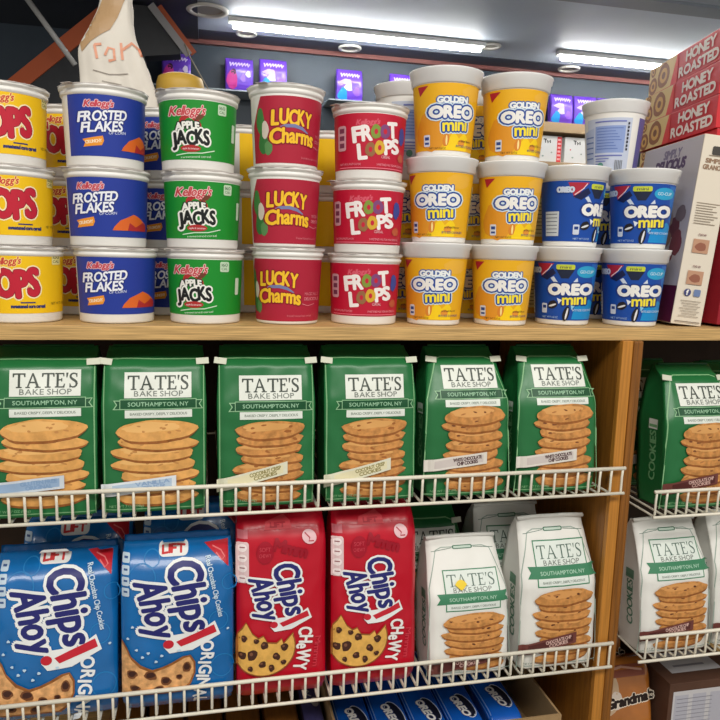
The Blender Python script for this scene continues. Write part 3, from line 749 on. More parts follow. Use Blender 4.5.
def blue_art(S):
    for a, b, r in ((20, 590, 14), (100, 640, 10), (112, 600, 8), (104, 690, 12), (30, 572, 8)): S.ring(a, b, r, r, 1.2, (30, 122, 186)); S.inc = 0
    S.inc = 1
    S.poly([(85, 561), (111, 559), (111, 584), (103, 576)], (196, 34, 48)); S.line([(94, 564), (103, 568), (107, 574), (104, 577), (98, 570)], 1.2, (228, 120, 120))
    S.rrect(37, 557, 68, 571, 5, (236, 236, 232)); S.text('LIFT', 52.5, 565, 7, (206, 60, 60), w=24, bold=.5, arch=.12)
    for k in range(4): S.rrect(-1, 566 + k * 11, 7, 575 + k * 11, 1.5, (196, 214, 228)); S.rect(1, 569 + k * 11, 5, 571 + k * 11, (60, 90, 140))
    logo(S, 57, 620, 1.0)
    S.text('Real Chocolate Chip Cookies', 96, 604, 5.4, (206, 226, 240), w=64, basis=((.22, 1.0), (1.0, -.16)), bold=.15)
    S.text('ORIGINAL', 84, 696, 13, (236, 238, 238), w=70, basis=((-.16, 1.0), (1.0, .12)), bold=.55, vary=.14, track=.2)
    S.poly([(0 - 2, 654), (4, 662), (8, 671), (18, 681), (30, 687), (40, 685), (50, 681), (62, 675), (70, 674), (75, 682), (75, 694), (70, 706), (60, 714), (-2, 714)], COOKIED)
    S.poly([(-2, 657), (3, 664), (8, 674), (17, 684), (30, 690), (42, 687), (52, 683), (64, 677), (69, 676), (73, 683), (73, 694), (68, 705), (58, 712), (-2, 712)], COOKIEP)
    rg = random.Random(4)
    for x, y, a, b in ((9, 690, 5, 4), (28, 693, 6, 4), (66, 687, 4, 5), (12, 705, 5, 3), (44, 700, 5, 4), (58, 697, 3, 2.5), (36, 708, 5, 3)):
        S.ell(x, y, a * 1.15, b * 1.15, (120, 74, 44), .12, rg.uniform(-30, 30), 14, int(x)); S.ell(x, y - .5, a * .8, b * .75, (66, 36, 28), .12, 0, 12, int(x))
    S.inc = 0
    for x, y in ((14, 664), (34, 678), (20, 672), (5, 652), (40, 672), (58, 668), (10, 640), (116 - 6, 650), (26, 668)): S.ell(x, y, 1.6, 1.3, (196, 220, 236), .3, 0, 8, int(y))
def red_art(S):
    S.rrect(236, 541, 249, 581, 3, (228, 200, 200))
    for k in range(4): S.ell(242.5, 546.5 + k * 10, 4.6, 3.8, (246, 232, 230)); S.rect(240, 545.5 + k * 10, 245, 546.6 + k * 10, (150, 90, 96))
    S.rect(238, 530, 248, 538, (206, 110, 120))
    S.poly([(266, 524), (284, 518), (291, 524), (292, 531), (264, 531)], (212, 62, 72)); S.text('LIFT', 278, 527, 4, (176, 24, 44), w=15, bold=.3)
    S.ell(265, 552, 8.5, 11, (166, 16, 40)); S.text('SOFT', 265, 549, 4, (206, 70, 84), w=11); S.text('CHEWY', 265, 555, 3.5, (206, 70, 84), w=12)
    S.text('Mmm', 291, 549, 11, (158, 16, 38), w=34, bold=1, rot=-16)
    S.ell(309.5, 539, 7.6, 6.6, (232, 190, 194), rot=-35); S.line([(305, 535), (310, 540), (309, 543), (314, 543)], 1.2, (170, 30, 50))
    logo(S, 280.5, 595, .70)
    S.text('CHeWY', 303.5, 650, 13, (240, 236, 232), w=42, bold=.55, basis=((-.16, 1.0), (1.0, .1)), vary=.14, track=.16)
    S.text('Mmmm', 317, 654, 6, (214, 60, 76), w=30, basis=((-.1, 1.0), (1.0, .06)))
    # rim and face of the bitten cookie
    bite = [(246, 619), (252, 630), (258, 635), (263, 633), (267, 640), (276, 641), (281, 637), (283, 642), (288, 637), (293, 632)]
    arc = [(264 + 31.5 * cos(math.radians(a)), 646 + 28.5 * sin(math.radians(a))) for a in range(-22, 226, 8)]
    arc = [(max(235.8, x), y) for x, y in arc] + [(242, 625)]
    S.poly(bite + arc, COOKIED)
    S.poly([(x, y + 1.5) for x, y in bite] + [(264 + (x - 264) * .96, 646 + (y - 646) * .96) for x, y in arc], COOKIEY)
    for x, y, a, b in ((242, 652, 4, 4.5), (252, 652, 5, 6), (262, 662, 4, 3.5), (276, 655, 4.5, 3.5), (264, 643, 4, 4), (284, 646, 4, 4), (256, 638, 3, 2.6), (271, 666, 4, 3), (244, 635, 3.5, 3), (283, 661, 3, 2.5), (250, 665, 3, 2.6)):
        S.ell(x, y, a * .95, b * .95, (70, 40, 30), .14, x * 7, 12, int(x + y)); S.ell(x - 1, y - 1, a * .35, b * .3, (128, 84, 60), 0, 0, 8)
KB1 = [(0, .118, -.005, .005), (.006, .122, -.015, .015), (.02, .124, -.021, .021), (.146, .124, -.021, .021), (.160, .122, -.013, .017), (.170, .120, -.002, .009), (.173, .119, .002, .006)]
KB = [(0, .112, -.005, .005), (.006, .116, -.015, .015), (.02, .1175, -.021, .021), (.161, .1175, -.021, .021), (.177, .116, -.013, .017), (.188, .114, -.002, .009), (.191, .113, .002, .006)]
KR = [(0, .096, -.005, .005), (.006, .099, -.015, .015), (.02, .100, -.020, .020), (.176, .100, -.020, .020), (.195, .098, -.012, .016), (.206, .095, -.002, .008), (.209, .094, .001, .005)]
def cookie_pack(keys, seed, m, art, frame, nm):
    t = empty(nm)
    bm = bag_bm(keys, seed, bulge=.003, crinkle=.0018, corner=.006)
    mp = cast_map(bm); obj('wrapper', bm, m, t)
    S = Sheet(*frame); art(S); S.build('front_print', t, mp, .003, 7e-5)
    b = bmesh.new(); H = keys[-1][0]; w = keys[-1][1]; y = (keys[-1][2] + keys[-1][3]) / 2
    rows = []
    for j in range(4):
        rows.append([b.verts.new((-w / 2 + w * i / 30, y + .0012 * sin(i * 1.3) * j / 3 + (j * .0008), H - .002 + j * .003)) for i in range(31)])
    for A, B in zip(rows, rows[1:]):
        for i in range(30): b.faces.new((A[i], A[i + 1], B[i + 1], B[i]))
    bmesh.ops.solidify(b, geom=b.faces[:], thickness=.0005)
    obj('crimped_seal', b, m, t)
    return t
def pack_put(o, x, y, z, lean, label, group, first=False, turn=0, sz=1):
    rot = (radians(-lean), 0, radians(turn))
    if first: o.location = (x, y, z + Z0); o.rotation_euler = rot
    else: o = clone(o, (x, y, z), rot)
    o.scale = (1, 1, sz)
    tag(o, label, 'cookie pack', group)
    return o
GP, GR = 'blue cookie packs on the lower wire shelf', 'red cookie packs on the lower wire shelf'
p1 = cookie_pack(KB1, 21, BLUEF, blue_art, (55, 721, 1010, 930), 'cookie_pack')
pack_put(p1, -.1545, .0125, zf2, 11, 'front blue cookie pack cut by the left picture edge', GP, first=True)
p2 = cookie_pack(KB, 22, BLUEF, blue_art, (57, 735, 1010, 930), 'cookie_pack')
pack_put(p2, -.0295, .0125, zf2, 5, 'front blue cookie pack leaning beside the red packs', GP, first=True, sz=.95)
pack_put(p2, -.140, .085, zf2 + .004, 2, 'blue cookie pack whose top edge shows behind the leftmost one', GP, turn=1, sz=.955)
pack_put(p2, -.012, .085, zf2 + .009, 2, 'blue cookie pack behind, just above the second front blue pack', GP, turn=-1, sz=.985)
q1 = cookie_pack(KR, 31, REDF, red_art, (282, 699, 905, 885), 'cookie_pack')
pack_put(q1, .0825, .0125, zf2, 6, 'red cookie pack right beside the blue packs', GR, first=True)
q2 = cookie_pack(KR, 32, REDF, red_art, (282, 699, 905, 885), 'cookie_pack')
pack_put(q2, .1885, .0125, zf2, 6, 'red cookie pack beside the yellow-spotted white bag', GR, first=True)

# bottom row: small packs below the lower wire shelf
zb = -.560
def small_pack(w, d, h, seed, m, art, frame, nm='snack_pack'):
    t = empty(nm)
    keys = [(0, w * .96, -.004, .004), (.006, w * .98, -d * .4, d * .4), (.02, w, -d / 2, d / 2), (h - .02, w, -d / 2, d / 2), (h - .006, w * .98, -d * .38, d * .38), (h, w * .95, -.003, .003)]
    bm = bag_bm(keys, seed, bulge=.003, crinkle=.0012, corner=.006, nz=30)
    mp = cast_map(bm); obj('wrapper', bm, m, t)
    S = Sheet(*frame); art(S); S.build('front_print', t, mp, .005)
    return t
BO = mat('cookie_pack_blue', (20, 92, 190), .24, .5, coat=.4, var=.08)
def ob_art(S):
    S.uvrect(-.0225, .004, -.0195, .196, (120, 160, 220))
    S.uvrect(.0, .03, .021, .17, (16, 78, 176))
    S.ell(.006, -.046, .012, .024, (216, 224, 236), .03, rot=8); S.ell(.006, -.046, .0108, .0225, (24, 26, 44), .03, rot=8)
    S.text('OREO', .000, -.046, .010, WHT, w=.040, bold=.0008, basis=((.2, 1), (1, -.1)), halo=(((24, 40, 110), .0018),))
FLAT = lambda tn=0: (radians(-90), 0, radians(tn))
ob = small_pack(.0465, .044, .200, 41, BO, ob_art, (0, 0, 1, 1), 'cookie_pack')
for i, (x, lb) in enumerate(zip((.183, .231, .279, .327), ('blue cookie pack lying in the bottom row, leftmost in the tray', 'blue cookie pack lying in the tray, second from the left', 'blue cookie pack lying in the tray below the white bags', 'blue cookie pack lying in the tray, next to the rightmost one'))):
    o = ob if i == 0 else clone(ob)
    o.location = (x, .022, zb + .0268 + Z0); o.rotation_euler = FLAT()
    tag(o, lb, 'cookie pack', 'blue cookie packs lying in the cardboard tray')
o = clone(ob, (.382, .033, zb + .0268), FLAT()); tag(o, 'rightmost blue cookie pack in the tray, beside the bare card side', 'cookie pack', 'blue cookie packs lying in the cardboard tray')
def tray(x0, x1, y0, y1, hz, label):
    t = empty('cardboard_tray', ((x0 + x1) / 2, (y0 + y1) / 2, zb))
    KRAFT = mat('kraft_card', (168, 138, 98), .7, .2, var=.06)
    a, b, c, d = x0 - (x0 + x1) / 2, x1 - (x0 + x1) / 2, y0 - (y0 + y1) / 2, y1 - (y0 + y1) / 2
    obj('bottom_panel', box_bm(a, b, c, d, .0004, .0024), KRAFT, t, smooth=False)
    for xx in (a, b - .003): obj('side_panel', box_bm(xx, xx + .003, c, d, .0026, hz), KRAFT, t, smooth=False)
    for yy in (c, d - .003): obj('end_panel', box_bm(a + .0032, b - .0032, yy, yy + .003, .0026, hz), KRAFT, t, smooth=False)
    return tag(t, label, 'cardboard tray')
tray(.152, .440, .008, .240, .066, 'open kraft tray holding the blue packs in the bottom row')
def dk_art(S):
    S.uvrect(-.012, .03, .012, .185, (84, 80, 130))
    S.line([(-.004, -.120), (.001, -.113), (-.003, -.108), (.003, -.102)], .0022, (210, 208, 204)); S.ell(.006, -.090, .005, .010, (206, 200, 200))
dk = small_pack(.030, .044, .200, 44, mat('dark_violet_film', (40, 34, 58), .28, .5, coat=.3), dk_art, (0, 0, 1, 1))
dk.location = (.1335, .022, zb + .0240 + Z0); dk.rotation_euler = FLAT(); tag(dk, 'dark violet snack pack lying left of the tray of blue packs', 'snack pack')
BRN = mat('amber_brown_wrap', (150, 96, 40), .5, .35, var=.12, scale=18, stretch=(20, 1, 2))
def br_art(S):
    S.uvrect(-.0225, .004, -.0205, .180, (90, 52, 22)); S.line([(.002, -.060), (.01, -.057), (.018, -.058)], .002, (206, 90, 40))
br = small_pack(.046, .044, .200, 45, BRN, br_art, (0, 0, 1, 1))
for i, (x, lb) in enumerate(zip((.093, .045, -.003, -.051, -.099), ('amber brown pack lying in the bottom row beside the dark violet one', 'amber brown pack lying under the first red pack', 'amber brown pack lying in the bottom row under the gap of blue and red packs', 'amber brown pack lying under the second blue pack', 'amber brown pack lying in the bottom row, furthest left'))):
    o = br if i == 0 else clone(br)
    o.location = (x, .022, zb + .0240 + Z0); o.rotation_euler = FLAT(); tag(o, lb, 'snack pack', 'amber brown packs in the bottom row')
zb = -.640
# right bay, bottom
def gm_art(S):
    S.ell(-.030, -.120, .022, .032, (196, 168, 136), .06); S.ell(-.014, -.108, .010, .012, (214, 200, 186), .1)
    S.text("Grandma's", .008, -.108, .012, (36, 22, 18), w=.074, bold=.0012, rot=6, shear=.15, halo=(((232, 220, 200), .0024),))
    S.uvrect(-.034, .138, .034, .152, (132, 70, 50)); S.line([(-.03, -.146), (.0, -.150), (.03, -.145)], .0025, (196, 150, 130))
gm = small_pack(.088, .040, .158, 47, mat('caramel_film', (172, 104, 40), .25, .5, coat=.4, var=.12), gm_art, (0, 0, 1, 1), 'cookie_pack')
gm.location = (.562, .048, zb + .011 + Z0); gm.rotation_euler = (radians(-14), 0, 0); tag(gm, 'caramel coloured cookie pack with dark lettering, bottom right bay', 'cookie pack', 'caramel cookie packs')
o = clone(gm, (.560, .112, zb + .008), (radians(-13), 0, radians(2))); o.scale = (1, 1, 1.2); tag(o, 'caramel cookie pack standing behind the lettered one, bottom right', 'cookie pack', 'caramel cookie packs')
def carton(x0, x1, y0, y1, h, label, z=zb):
    t = empty('carton', ((x0 + x1) / 2, (y0 + y1) / 2, z)); w, d = (x1 - x0) / 2, (y1 - y0) / 2
    obj('box', box_bm(-w, w, -d, d, .0003, h, .001), mat('carton_brown', (92, 64, 50), .55, .3, var=.1), t, smooth=False)
    S = Sheet(0, 0, 1, 1); S.uvrect(-w * .9, h - .070, w * .9, h - .012, (206, 204, 206))
    for k in range(4): S.uvrect(-w * .85 + k * w * .45, h - .064, -w * .85 + k * w * .45 + w * .34, h - .018, (186, 186, 196))
    for k in range(7): S.uvrect(-w * .8, h - .060 + k * .006, w * .1, h - .0592 + k * .006, (140, 140, 152))
    S.build('paper_label', t, flat_map((0, -d, 0), (1, 0, 0), (0, 0, 1)), 9)
    S = Sheet(0, 0, 1, 1); S.uvrect(-w * .7, -d * .5, w * .6, d * .6, (200, 200, 204)); S.uvrect(-w * .5, -d * .2, w * .3, -d * .1, (140, 140, 150))
    S.build('top_label', t, flat_map((0, 0, h), (1, 0, 0), (0, 1, 0)), 9)
    return tag(t, label, 'carton')
carton(.616, .740, .034, .120, .150, 'brown carton with white label in the bottom right corner')
carton(.622, .742, .128, .250, .190, 'brown carton with a pale top label behind the corner carton')

# ------------------------------------------------------------------ boxes on the top board, right
def granola():
    t = empty('granola_box', (.5575, .026, .0040), (0, radians(5.2), radians(-9)))
    w, d, h = .0385, .150, .226
    obj('box', box_bm(0, w, 0, d, 0, h, .0008), mat('cream_card', (224, 214, 196), .45, .35), t, smooth=False)
    S = Sheet(0, 0, 1, 1); f = flat_map((0, d, 0), (0, -1, 0), (0, 0, 1))      # left face, read from far to near
    S.uvrect(0.0005, .0008, d - .0005, h - .0008, (190, 184, 188))
    S.uvrect(0.0005, .0008, d - .0005, .046, (92, 24, 60))
    S.text('SIMPLY', .080, -.212, .010, (128, 118, 140), w=.044, bold=.0008, shear=.1)
    S.text('DELICIOUS', .078, -.198, .012, (84, 60, 96), w=.076, bold=.0012, shear=.12)
    for x, z, a, b, c in ((.118, .118, .012, .014, (112, 56, 66)), (.128, .098, .014, .016, (126, 62, 70)), (.100, .104, .014, .012, (150, 118, 104)), (.128, .134, .012, .010, (128, 112, 116)), (.09, .128, .02, .016, (168, 150, 140)), (.06, .11, .03, .03, (176, 156, 136)), (.117, .082, .008, .009, (126, 62, 70))):
        S.ell(x, -z, a, b, c, .1, seed=int(x * 1000))
    S.build('side_print', t, f, 9)
    S = Sheet(0, 0, 1, 1); f = flat_map((w / 2, 0, 0), (1, 0, 0), (0, 0, 1)); q = (150, 134, 116)
    S.text('SIMPLY', 0, -.196, .0048, (150, 120, 96), w=.026, bold=.0003); S.text('GRANOLA', 0, -.1885, .0052, (150, 120, 96), w=.030, bold=.0003)
    S.rrect(-.007, -.213, .007, -.203, .002, (70, 66, 62)); S.rect(-.010, -.2025, .010, -.2015, q)
    for k in range(9): S.uvrect(-.0145, .146 - k * .0030, .0145 - (k * 7 % 5) * .002, .1468 - k * .0030, q)
    for z in (.104, .066):
        S.uvrect(-.010, z - .0165, .010, z, (190, 146, 118)); S.ell(0, -(z - .009), .007, .005, (150, 96, 76), .1)
        S.text('new', 0, -(z + .006), .004, (130, 90, 90), w=.010)
    S.ell(-.006, -.0395, .0045, .0045, (70, 74, 120)); S.text('f', -.006, -.0395, .006, WHT, bold=.0003); S.rrect(.002, -.044, .0105, -.0355, .0015, (110, 130, 170))
    for k in range(7): S.uvrect(-.013 + (k % 3) * .002, .029 - k * .0031, .013 - (k % 2) * .003, .0297 - k * .0031, q)
    S.uvrect(-.016, .0035, .016, .0045, (120, 104, 90))
    S.build('spine_print', t, f, 9)
    tag(t, 'tall cream and grey granola box standing tilted beside the blue cups', 'cereal box')
granola()
def red_box():
    t = empty('cereal_box', (.640, .018, .0003), (0, radians(3), 0))
    obj('box', box_bm(-.024, .052, 0, .036, 0.002, .165, .0008), mat('crimson_card', (150, 24, 40), .4, .4), t, smooth=False)
    S = Sheet(0, 0, 1, 1)
    for x, z, a, c in ((-.006, .05, .012, (196, 120, 60)), (.012, .035, .014, (206, 140, 70)), (.0, .028, .009, (180, 90, 50)), (-.012, .11, .006, (180, 60, 60)), (.03, .06, .016, (206, 140, 70))): S.ell(x, -z, a, a * .8, c, .2, seed=int(z * 1000))
    S.build('front_print', t, flat_map((0, 0, 0), (1, 0, 0), (0, 0, 1)), 9)
    tag(t, 'crimson cereal box at the right picture edge beside the granola box', 'cereal box')
red_box()
def honey_boxes():
    H = .0405; L = .215; W = .18
    RED = mat('cereal_red_card', (206, 44, 52), .4, .4)
    base = empty('honey_cereal_box')
    obj('box', box_bm(0, W, -L, 0, .0004, H, .0008), RED, base, smooth=False)
    S = Sheet(0, 0, 1, 1)                                                       # u from far to near
    S.uvrect(.0008, .0012, .094, H - .0008, (226, 196, 132))
    S.poly([(.074, -.001), (.0945, -.001), (.0945, -(H - .001)), (.090, -(H - .001))], (226, 60, 56))
    for x, z, r, in ((.050, .021, .0170), (.016, .013, .012), (.014, .034, .007)):
        S.ell(x, -z, r * 1.15, r, (150, 92, 52), .05, seed=int(x * 999)); S.ell(x, -z, r * .72, r * .62, (218, 170, 96), .05); S.ell(x, -z, r * .34, r * .3, (128, 78, 50))
    S.text('HONEY', .158, -.0292, .0122, (240, 226, 218), w=.078, bold=.0009)
    S.text('ROASTED', .154, -.0118, .0122, (240, 226, 218), w=.106, bold=.0009)
    S.build('side_print', base, flat_map((0, 0, 0), (0, -1, 0), (0, 0, 1)), 9)
    n = 9; names = {8: 'red honey cereal box lying on top of the pile at the right', 7: 'red honey cereal box second from the top of the pile', 6: 'red honey cereal box third from the top, just above the granola box'}
    for k in range(n):
        o = base if k == 0 else clone(base)
        z = .0003 + k * (H + .0003)
        dx = (0, .003, -.002, .002, .0, .003, 0, .004, .008)[k]; tn = (0, 1, -1, 0, 1, 0, 0, -1, -2)[k]
        o.location = (.660 + dx, .276, z + Z0); o.rotation_euler = (0, 0, radians(-9.8 + tn))
        tag(o, names.get(k, 'red honey cereal box low in the pile, hidden behind the granola box'), 'cereal box', 'red honey cereal boxes lying in a pile')
honey_boxes()

# ------------------------------------------------------------------ paper bag and canister behind the cups
def paper_bag():
    t = empty('paper_bag', (-.099, .226, .0004))
    PAP = mat('white_paper', (226, 220, 208), .7, .2); KR = mat('kraft_paper', (186, 154, 116), .75, .2)
    keys = [(0, .088, -.030, .030), (.255, .089, -.030, .030), (.285, .080, -.029, .028), (.310, .074, -.028, .026), (.330, .050, -.026, .020), (.365, .034, -.018, .012), (.41, .036, -.016, .014), (.44, .046, -.014, .014)]
    OFF = [(0, 0, 0, 0), (.26, 0, 0, 0), (.310, -.010, 0, 0), (.330, -.008, 0, 0), (.365, -.004, 0, 0), (.44, -.004, 0, 0)]
    bm = bag_bm(keys, 61, bulge=.006, crinkle=.007, corner=.004, nz=60, soft=.012)
    for v in bm.verts: v.co.x += keyed(OFF, v.co.z)[1]
    mp = cast_map(bm, 9e-4)
    obj('bag', bm, PAP, t)
    S = Sheet(0, 0, 1, 1)
    S.poly([(-.018, -.44), (-.016, -.372), (-.026, -.345), (-.034, -.332), (-.043, -.314), (-.041, -.304), (-.030, -.316), (-.018, -.324), (-.008, -.330), (.000, -.345), (.006, -.362), (.012, -.376), (.010, -.44)], (186, 152, 112))
    S.build('kraft_fold', t, mp, .004)
    S = Sheet(0, 0, 1, 1); c = (226, 158, 128)
    for p in ([(-.026, -.312), (-.023, -.296)], [(-.026, -.312), (-.018, -.313)], [(-.014, -.300), (-.010, -.309), (-.004, -.308), (-.003, -.296), (-.010, -.294)], [(.004, -.316), (.006, -.296)], [(.006, -.308), (.016, -.318), (.024, -.312), (.027, -.304)]): S.line(p, .0030, c)
    S.line([(-.028, -.283), (-.01, -.279), (.012, -.281)], .0009, (150, 140, 130)); S.line([(-.018, -.271), (.004, -.268)], .0008, (150, 140, 130))
    S.build('front_print', t, mp, .004)
    tag(t, 'crumpled white paper bag with gathered neck behind the blue cups', 'paper bag')
paper_bag()
def canister():
    t = empty('canister', (-.030, .290, .0064))
    bm = lathe(bmesh.new(), [(.028, -.006), (.030, -.004), (.030, .268), (.0295, .270)], 40, cap0=True); obj('tub', bm, mat('cream_tub', (222, 206, 176), .45), t)
    bm = lathe(bmesh.new(), [(.0302, .262), (.0315, .263), (.0315, .288), (.029, .297), (.020, .301), (.005, .302)], 40, cap1=True); obj('lid', bm, mat('mustard_lid', (196, 158, 62), .45), t)
    tag(t, 'mustard yellow rounded lid of a tub between paper bag and green cups', 'canister')
canister()

# ------------------------------------------------------------------ the shop behind
WALL = mat('charcoal_wall', (58, 70, 82), .45, .4, var=.10, scale=3)
def structure(name, bm, m, label=None):
    o = obj(name, bm, m, smooth=False); o['kind'] = 'structure'; o['label'] = label or name.replace('_', ' '); return o
structure('floor', box_bm(-3.5, 5, -3, 3.2, -Z0 - .1, -Z0 - .0002), mat('floor_tile', (150, 140, 128), .5, var=.1), 'grey shop floor')
structure('wall_back', box_bm(-3.5, 5, 2.98, 3.08, -Z0, 1.3), WALL, 'charcoal wall at the back of the shop')
CW = mat('ceiling_panel_white', (200, 212, 226), .55, .3, var=.03, scale=4)
CD = mat('soffit_grey', (74, 80, 94), .5, .3)
structure('ceiling', box_bm(-3.5, 5, -3, 2.98, 1.102, 1.2), CW, 'pale panelled ceiling')
structure('trim_1', box_bm(-3.5, 5, 1.86, 1.965, 1.09, 1.1018), mat('ceiling_band', (140, 148, 158), .5), 'grey band across the ceiling')
structure('trim_2', box_bm(-.02, 5, 2.815, 2.978, 1.0992, 1.1018), CD, 'dark soffit strip along the back wall')
structure('trim_3', box_bm(-.20, 5, 2.955, 2.9795, 1.078, 1.0988), mat('dull_red_trim', (118, 70, 66), .5), 'thin dull red trim under the soffit')
structure('trim_4', box_bm(-3.5, -.022, -.4, 2.978, 1.094, 1.1018), mat('ceiling_dark', (58, 62, 70), .5), 'dark ceiling part on the left')
def tube_lamp(x0, x1, y, label):
    t = empty('fluorescent_lamp', ((x0 + x1) / 2, y, 1.1018)); a = (x1 - x0) / 2
    obj('housing', box_bm(-a - .02, a + .02, -.022, .022, -.022, -.0004, .004), mat('lamp_housing', (226, 226, 222), .5), t, smooth=False)
    obj('tube', tube(bmesh.new(), [(-a, 0, -.034), (a, 0, -.034)], .0115, 12), mat('glowing_tube', (255, 254, 250), .5, emit=46), t)
    tag(t, label, 'ceiling light', 'fluorescent tubes on the ceiling')
tube_lamp(.130, 1.30, 2.60, 'long glowing fluorescent tube above the red cups')
tube_lamp(1.725, 2.90, 2.60, 'glowing fluorescent tube partly hidden by the honey boxes')
def downlight(x, y, label, r=.058):
    t = empty('downlight', (x, y, 1.0990))
    obj('ring', lathe(bmesh.new(), [(r * .72, -.001), (r * .74, -.008), (r * .95, -.010), (r, -.006), (r, -.0004)], 36), mat('downlight_ring', (216, 214, 206), .4), t)
    obj('recess', lathe(bmesh.new(), [(r * .72, -.0012), (r * .6, -.0008), (.002, -.0008)], 36, cap1=True), mat('downlight_recess', (150, 146, 138), .5), t)
    tag(t, label, 'downlight', 'round downlights in the ceiling')
downlight(.714, 2.868, 'round downlight in the soffit over the fruit-ring cereal cups')
downlight(1.915, 2.868, 'round downlight in the soffit left of the honey boxes')
downlight(1.36, 2.62, 'round fitting at the right end of the long tube', .05)
downlight(.02, 2.52, 'dark round fitting at the upper left of the pale ceiling', .09)
downlight(.20, 2.79, 'round fitting under the left end of the long tube', .05)
# gabled stand on the left
def gable():
    t = empty('gable_stand', (-.33, 2.48, -Z0))
    OR = mat('orange_trim', (178, 84, 44), .5)
    def bar(p, q, w, d, m, nm):
        p, q = Vector(p), Vector(q); n = Vector((0, 1, 0)).cross((q - p).normalized())
        b = bmesh.new(); vs = []
        for y in (0, d):
            for a in (p + n * w / 2, q + n * w / 2, q - n * w / 2, p - n * w / 2): vs.append(b.verts.new(a + Vector((0, y, 0))))
        for f in ((0, 1, 2, 3), (7, 6, 5, 4), (0, 4, 5, 1), (1, 5, 6, 2), (2, 6, 7, 3), (3, 7, 4, 0)): b.faces.new([vs[i] for i in f])
        obj(nm, b, m, t, smooth=False)
    bm = bmesh.new()
    pr = [(-.50, 0), (.09, 0), (.09, Z0 + .88), (.235, Z0 + .90), (.235, Z0 + .92), (.10, Z0 + 1.08), (-.02, Z0 + 1.08), (-.50, Z0 + .66)]
    A = [bm.verts.new((x, .01, z)) for x, z in pr]; B = [bm.verts.new((x, .10, z)) for x, z in pr]
    bm.faces.new(A[::-1]); bm.faces.new(B)
    for i in range(len(pr)): bm.faces.new((A[i], A[(i + 1) % len(pr)], B[(i + 1) % len(pr)], B[i]))
    obj('dark_panel', bm, mat('black_panel', (40, 42, 46), .5, var=.08), t, smooth=False)
    bar((-.48, 0, Z0 + .668), (-.035, 0, Z0 + 1.06), .062, .012, OR, 'orange_beam')
    bar((.150, 0, Z0 + 1.08), (.292, 0, Z0 + .905), .026, .012, OR, 'orange_beam')
    bar((.118, -.012, Z0 + 1.08), (.272, -.012, Z0 + .895), .030, .010, mat('pale_grey_trim', (150, 148, 150), .5), 'grey_trim')
    tag(t, 'dark gabled stand with orange sloping edges behind the paper bag', 'stand')
    r = empty('hanging_rod', (-.523, 2.35, .809))
    obj('rod', tube(bmesh.new(), [(-.150, 0, .225), (.029, 0, -.020)], .0105, 10), mat('rod_white', (176, 176, 174), .4), r)
    obj('bracket', lathe(bmesh.new(), [(.03, .0), (.034, .01), (.034, .066)], 20, cap0=True, cap1=True), mat('rod_white', (176, 176, 174), .4), r, (-.150, 0, .225))
    tag(r, 'pale slanting rod hanging at the upper left before the dark stand', 'rod')
    w = empty('hanging_wire', (-.055, 2.46, .885)); obj('cord', tube(bmesh.new(), [(-.02, 0, .05), (.0, 0, .0), (.085, 0, -.14)], .003, 6), mat('wire_tan', (150, 140, 120), .5), w)
    tag(w, 'thin tan wire hanging above the green cups', 'wire')
gable()
# purple packs on glass shelves and the shelf of white boxes
def purple(kind):
    t = empty('purple_snack_pack')
    keys = [(0, .132, -.002, .002), (.006, .134, -.006, .006), (.04, .135, -.020, .020), (.11, .135, -.020, .020), (.158, .134, -.006, .006), (.165, .133, -.002, .002)]
    bm = bag_bm(keys, 70 + kind, bulge=.004, crinkle=.003, nz=20, nf=14, ns=4); mp = cast_map(bm, 1.5e-3)
    obj('wrapper', bm, mat('violet_film', (104, 60, 196), .3, .5, coat=.3), t)
    S = Sheet(0, 0, 1, 1); rg = random.Random(kind); W = (226, 214, 244)
    for k in range(7): S.line([(-.045 + k * .014, -.145), (-.041 + k * .014, -.125 - .004 * (k % 2)), (-.034 + k * .014, -.140)], .007, W)
    if kind == 0: S.ell(-.035, -.060, .026, .044, (206, 60, 150), .1); S.ell(-.028, -.098, .012, .014, (60, 40, 60)); S.ell(.042, -.090, .012, .016, W, .2); S.ell(.018, -.070, .012, .020, (150, 110, 220), .2)
    else: S.ell(-.036, -.036, .024, .034, (40, 150, 226), .2); S.ell(-.008, -.075, .02, .02, (206, 190, 236), .25); S.ell(.034, -.055, .018, .022, (140, 90, 214), .2); S.ell(-.02, -.10, .03, .014, (196, 170, 230), .2)
    S.build('front_print', t, mp, .012, 1e-4)
    return t
pk = [purple(0), purple(1)]; seen = set()
ledge = [(-.55, .52, .842), (.56, 1.2, .836)]
PP = [(0, .172, .843, 'purple snack pack with a pink figure above the red cups with yellow lettering'), (1, .337, .852, 'purple snack pack right beside the one with pink figure'), (1, .722, .8365, 'single purple snack pack above the fruit-ring cereal cups'), (1, 1.000, .8365, 'purple snack pack half hidden by the left yellow cup stack'), (0, -.125, .843, 'purple snack pack peeping over the mustard lid'),
      (1, 1.90, .8045, 'left of the three purple snack packs over the white boxes'), (1, 2.042, .8045, 'middle of the three purple snack packs over the white boxes'), (1, 2.184, .8045, 'right of three purple packs, mostly behind the white cup')]
for kd, x, z, lb in PP:
    o = clone(pk[kd]) if kd in seen else pk[kd]; seen.add(kd)
    o.location = (x, 2.90, z + Z0); o.rotation_euler = (radians(-3), 0, radians(random.uniform(-3, 3))); tag(o, lb, 'snack pack', 'purple snack packs at the back of the shop')
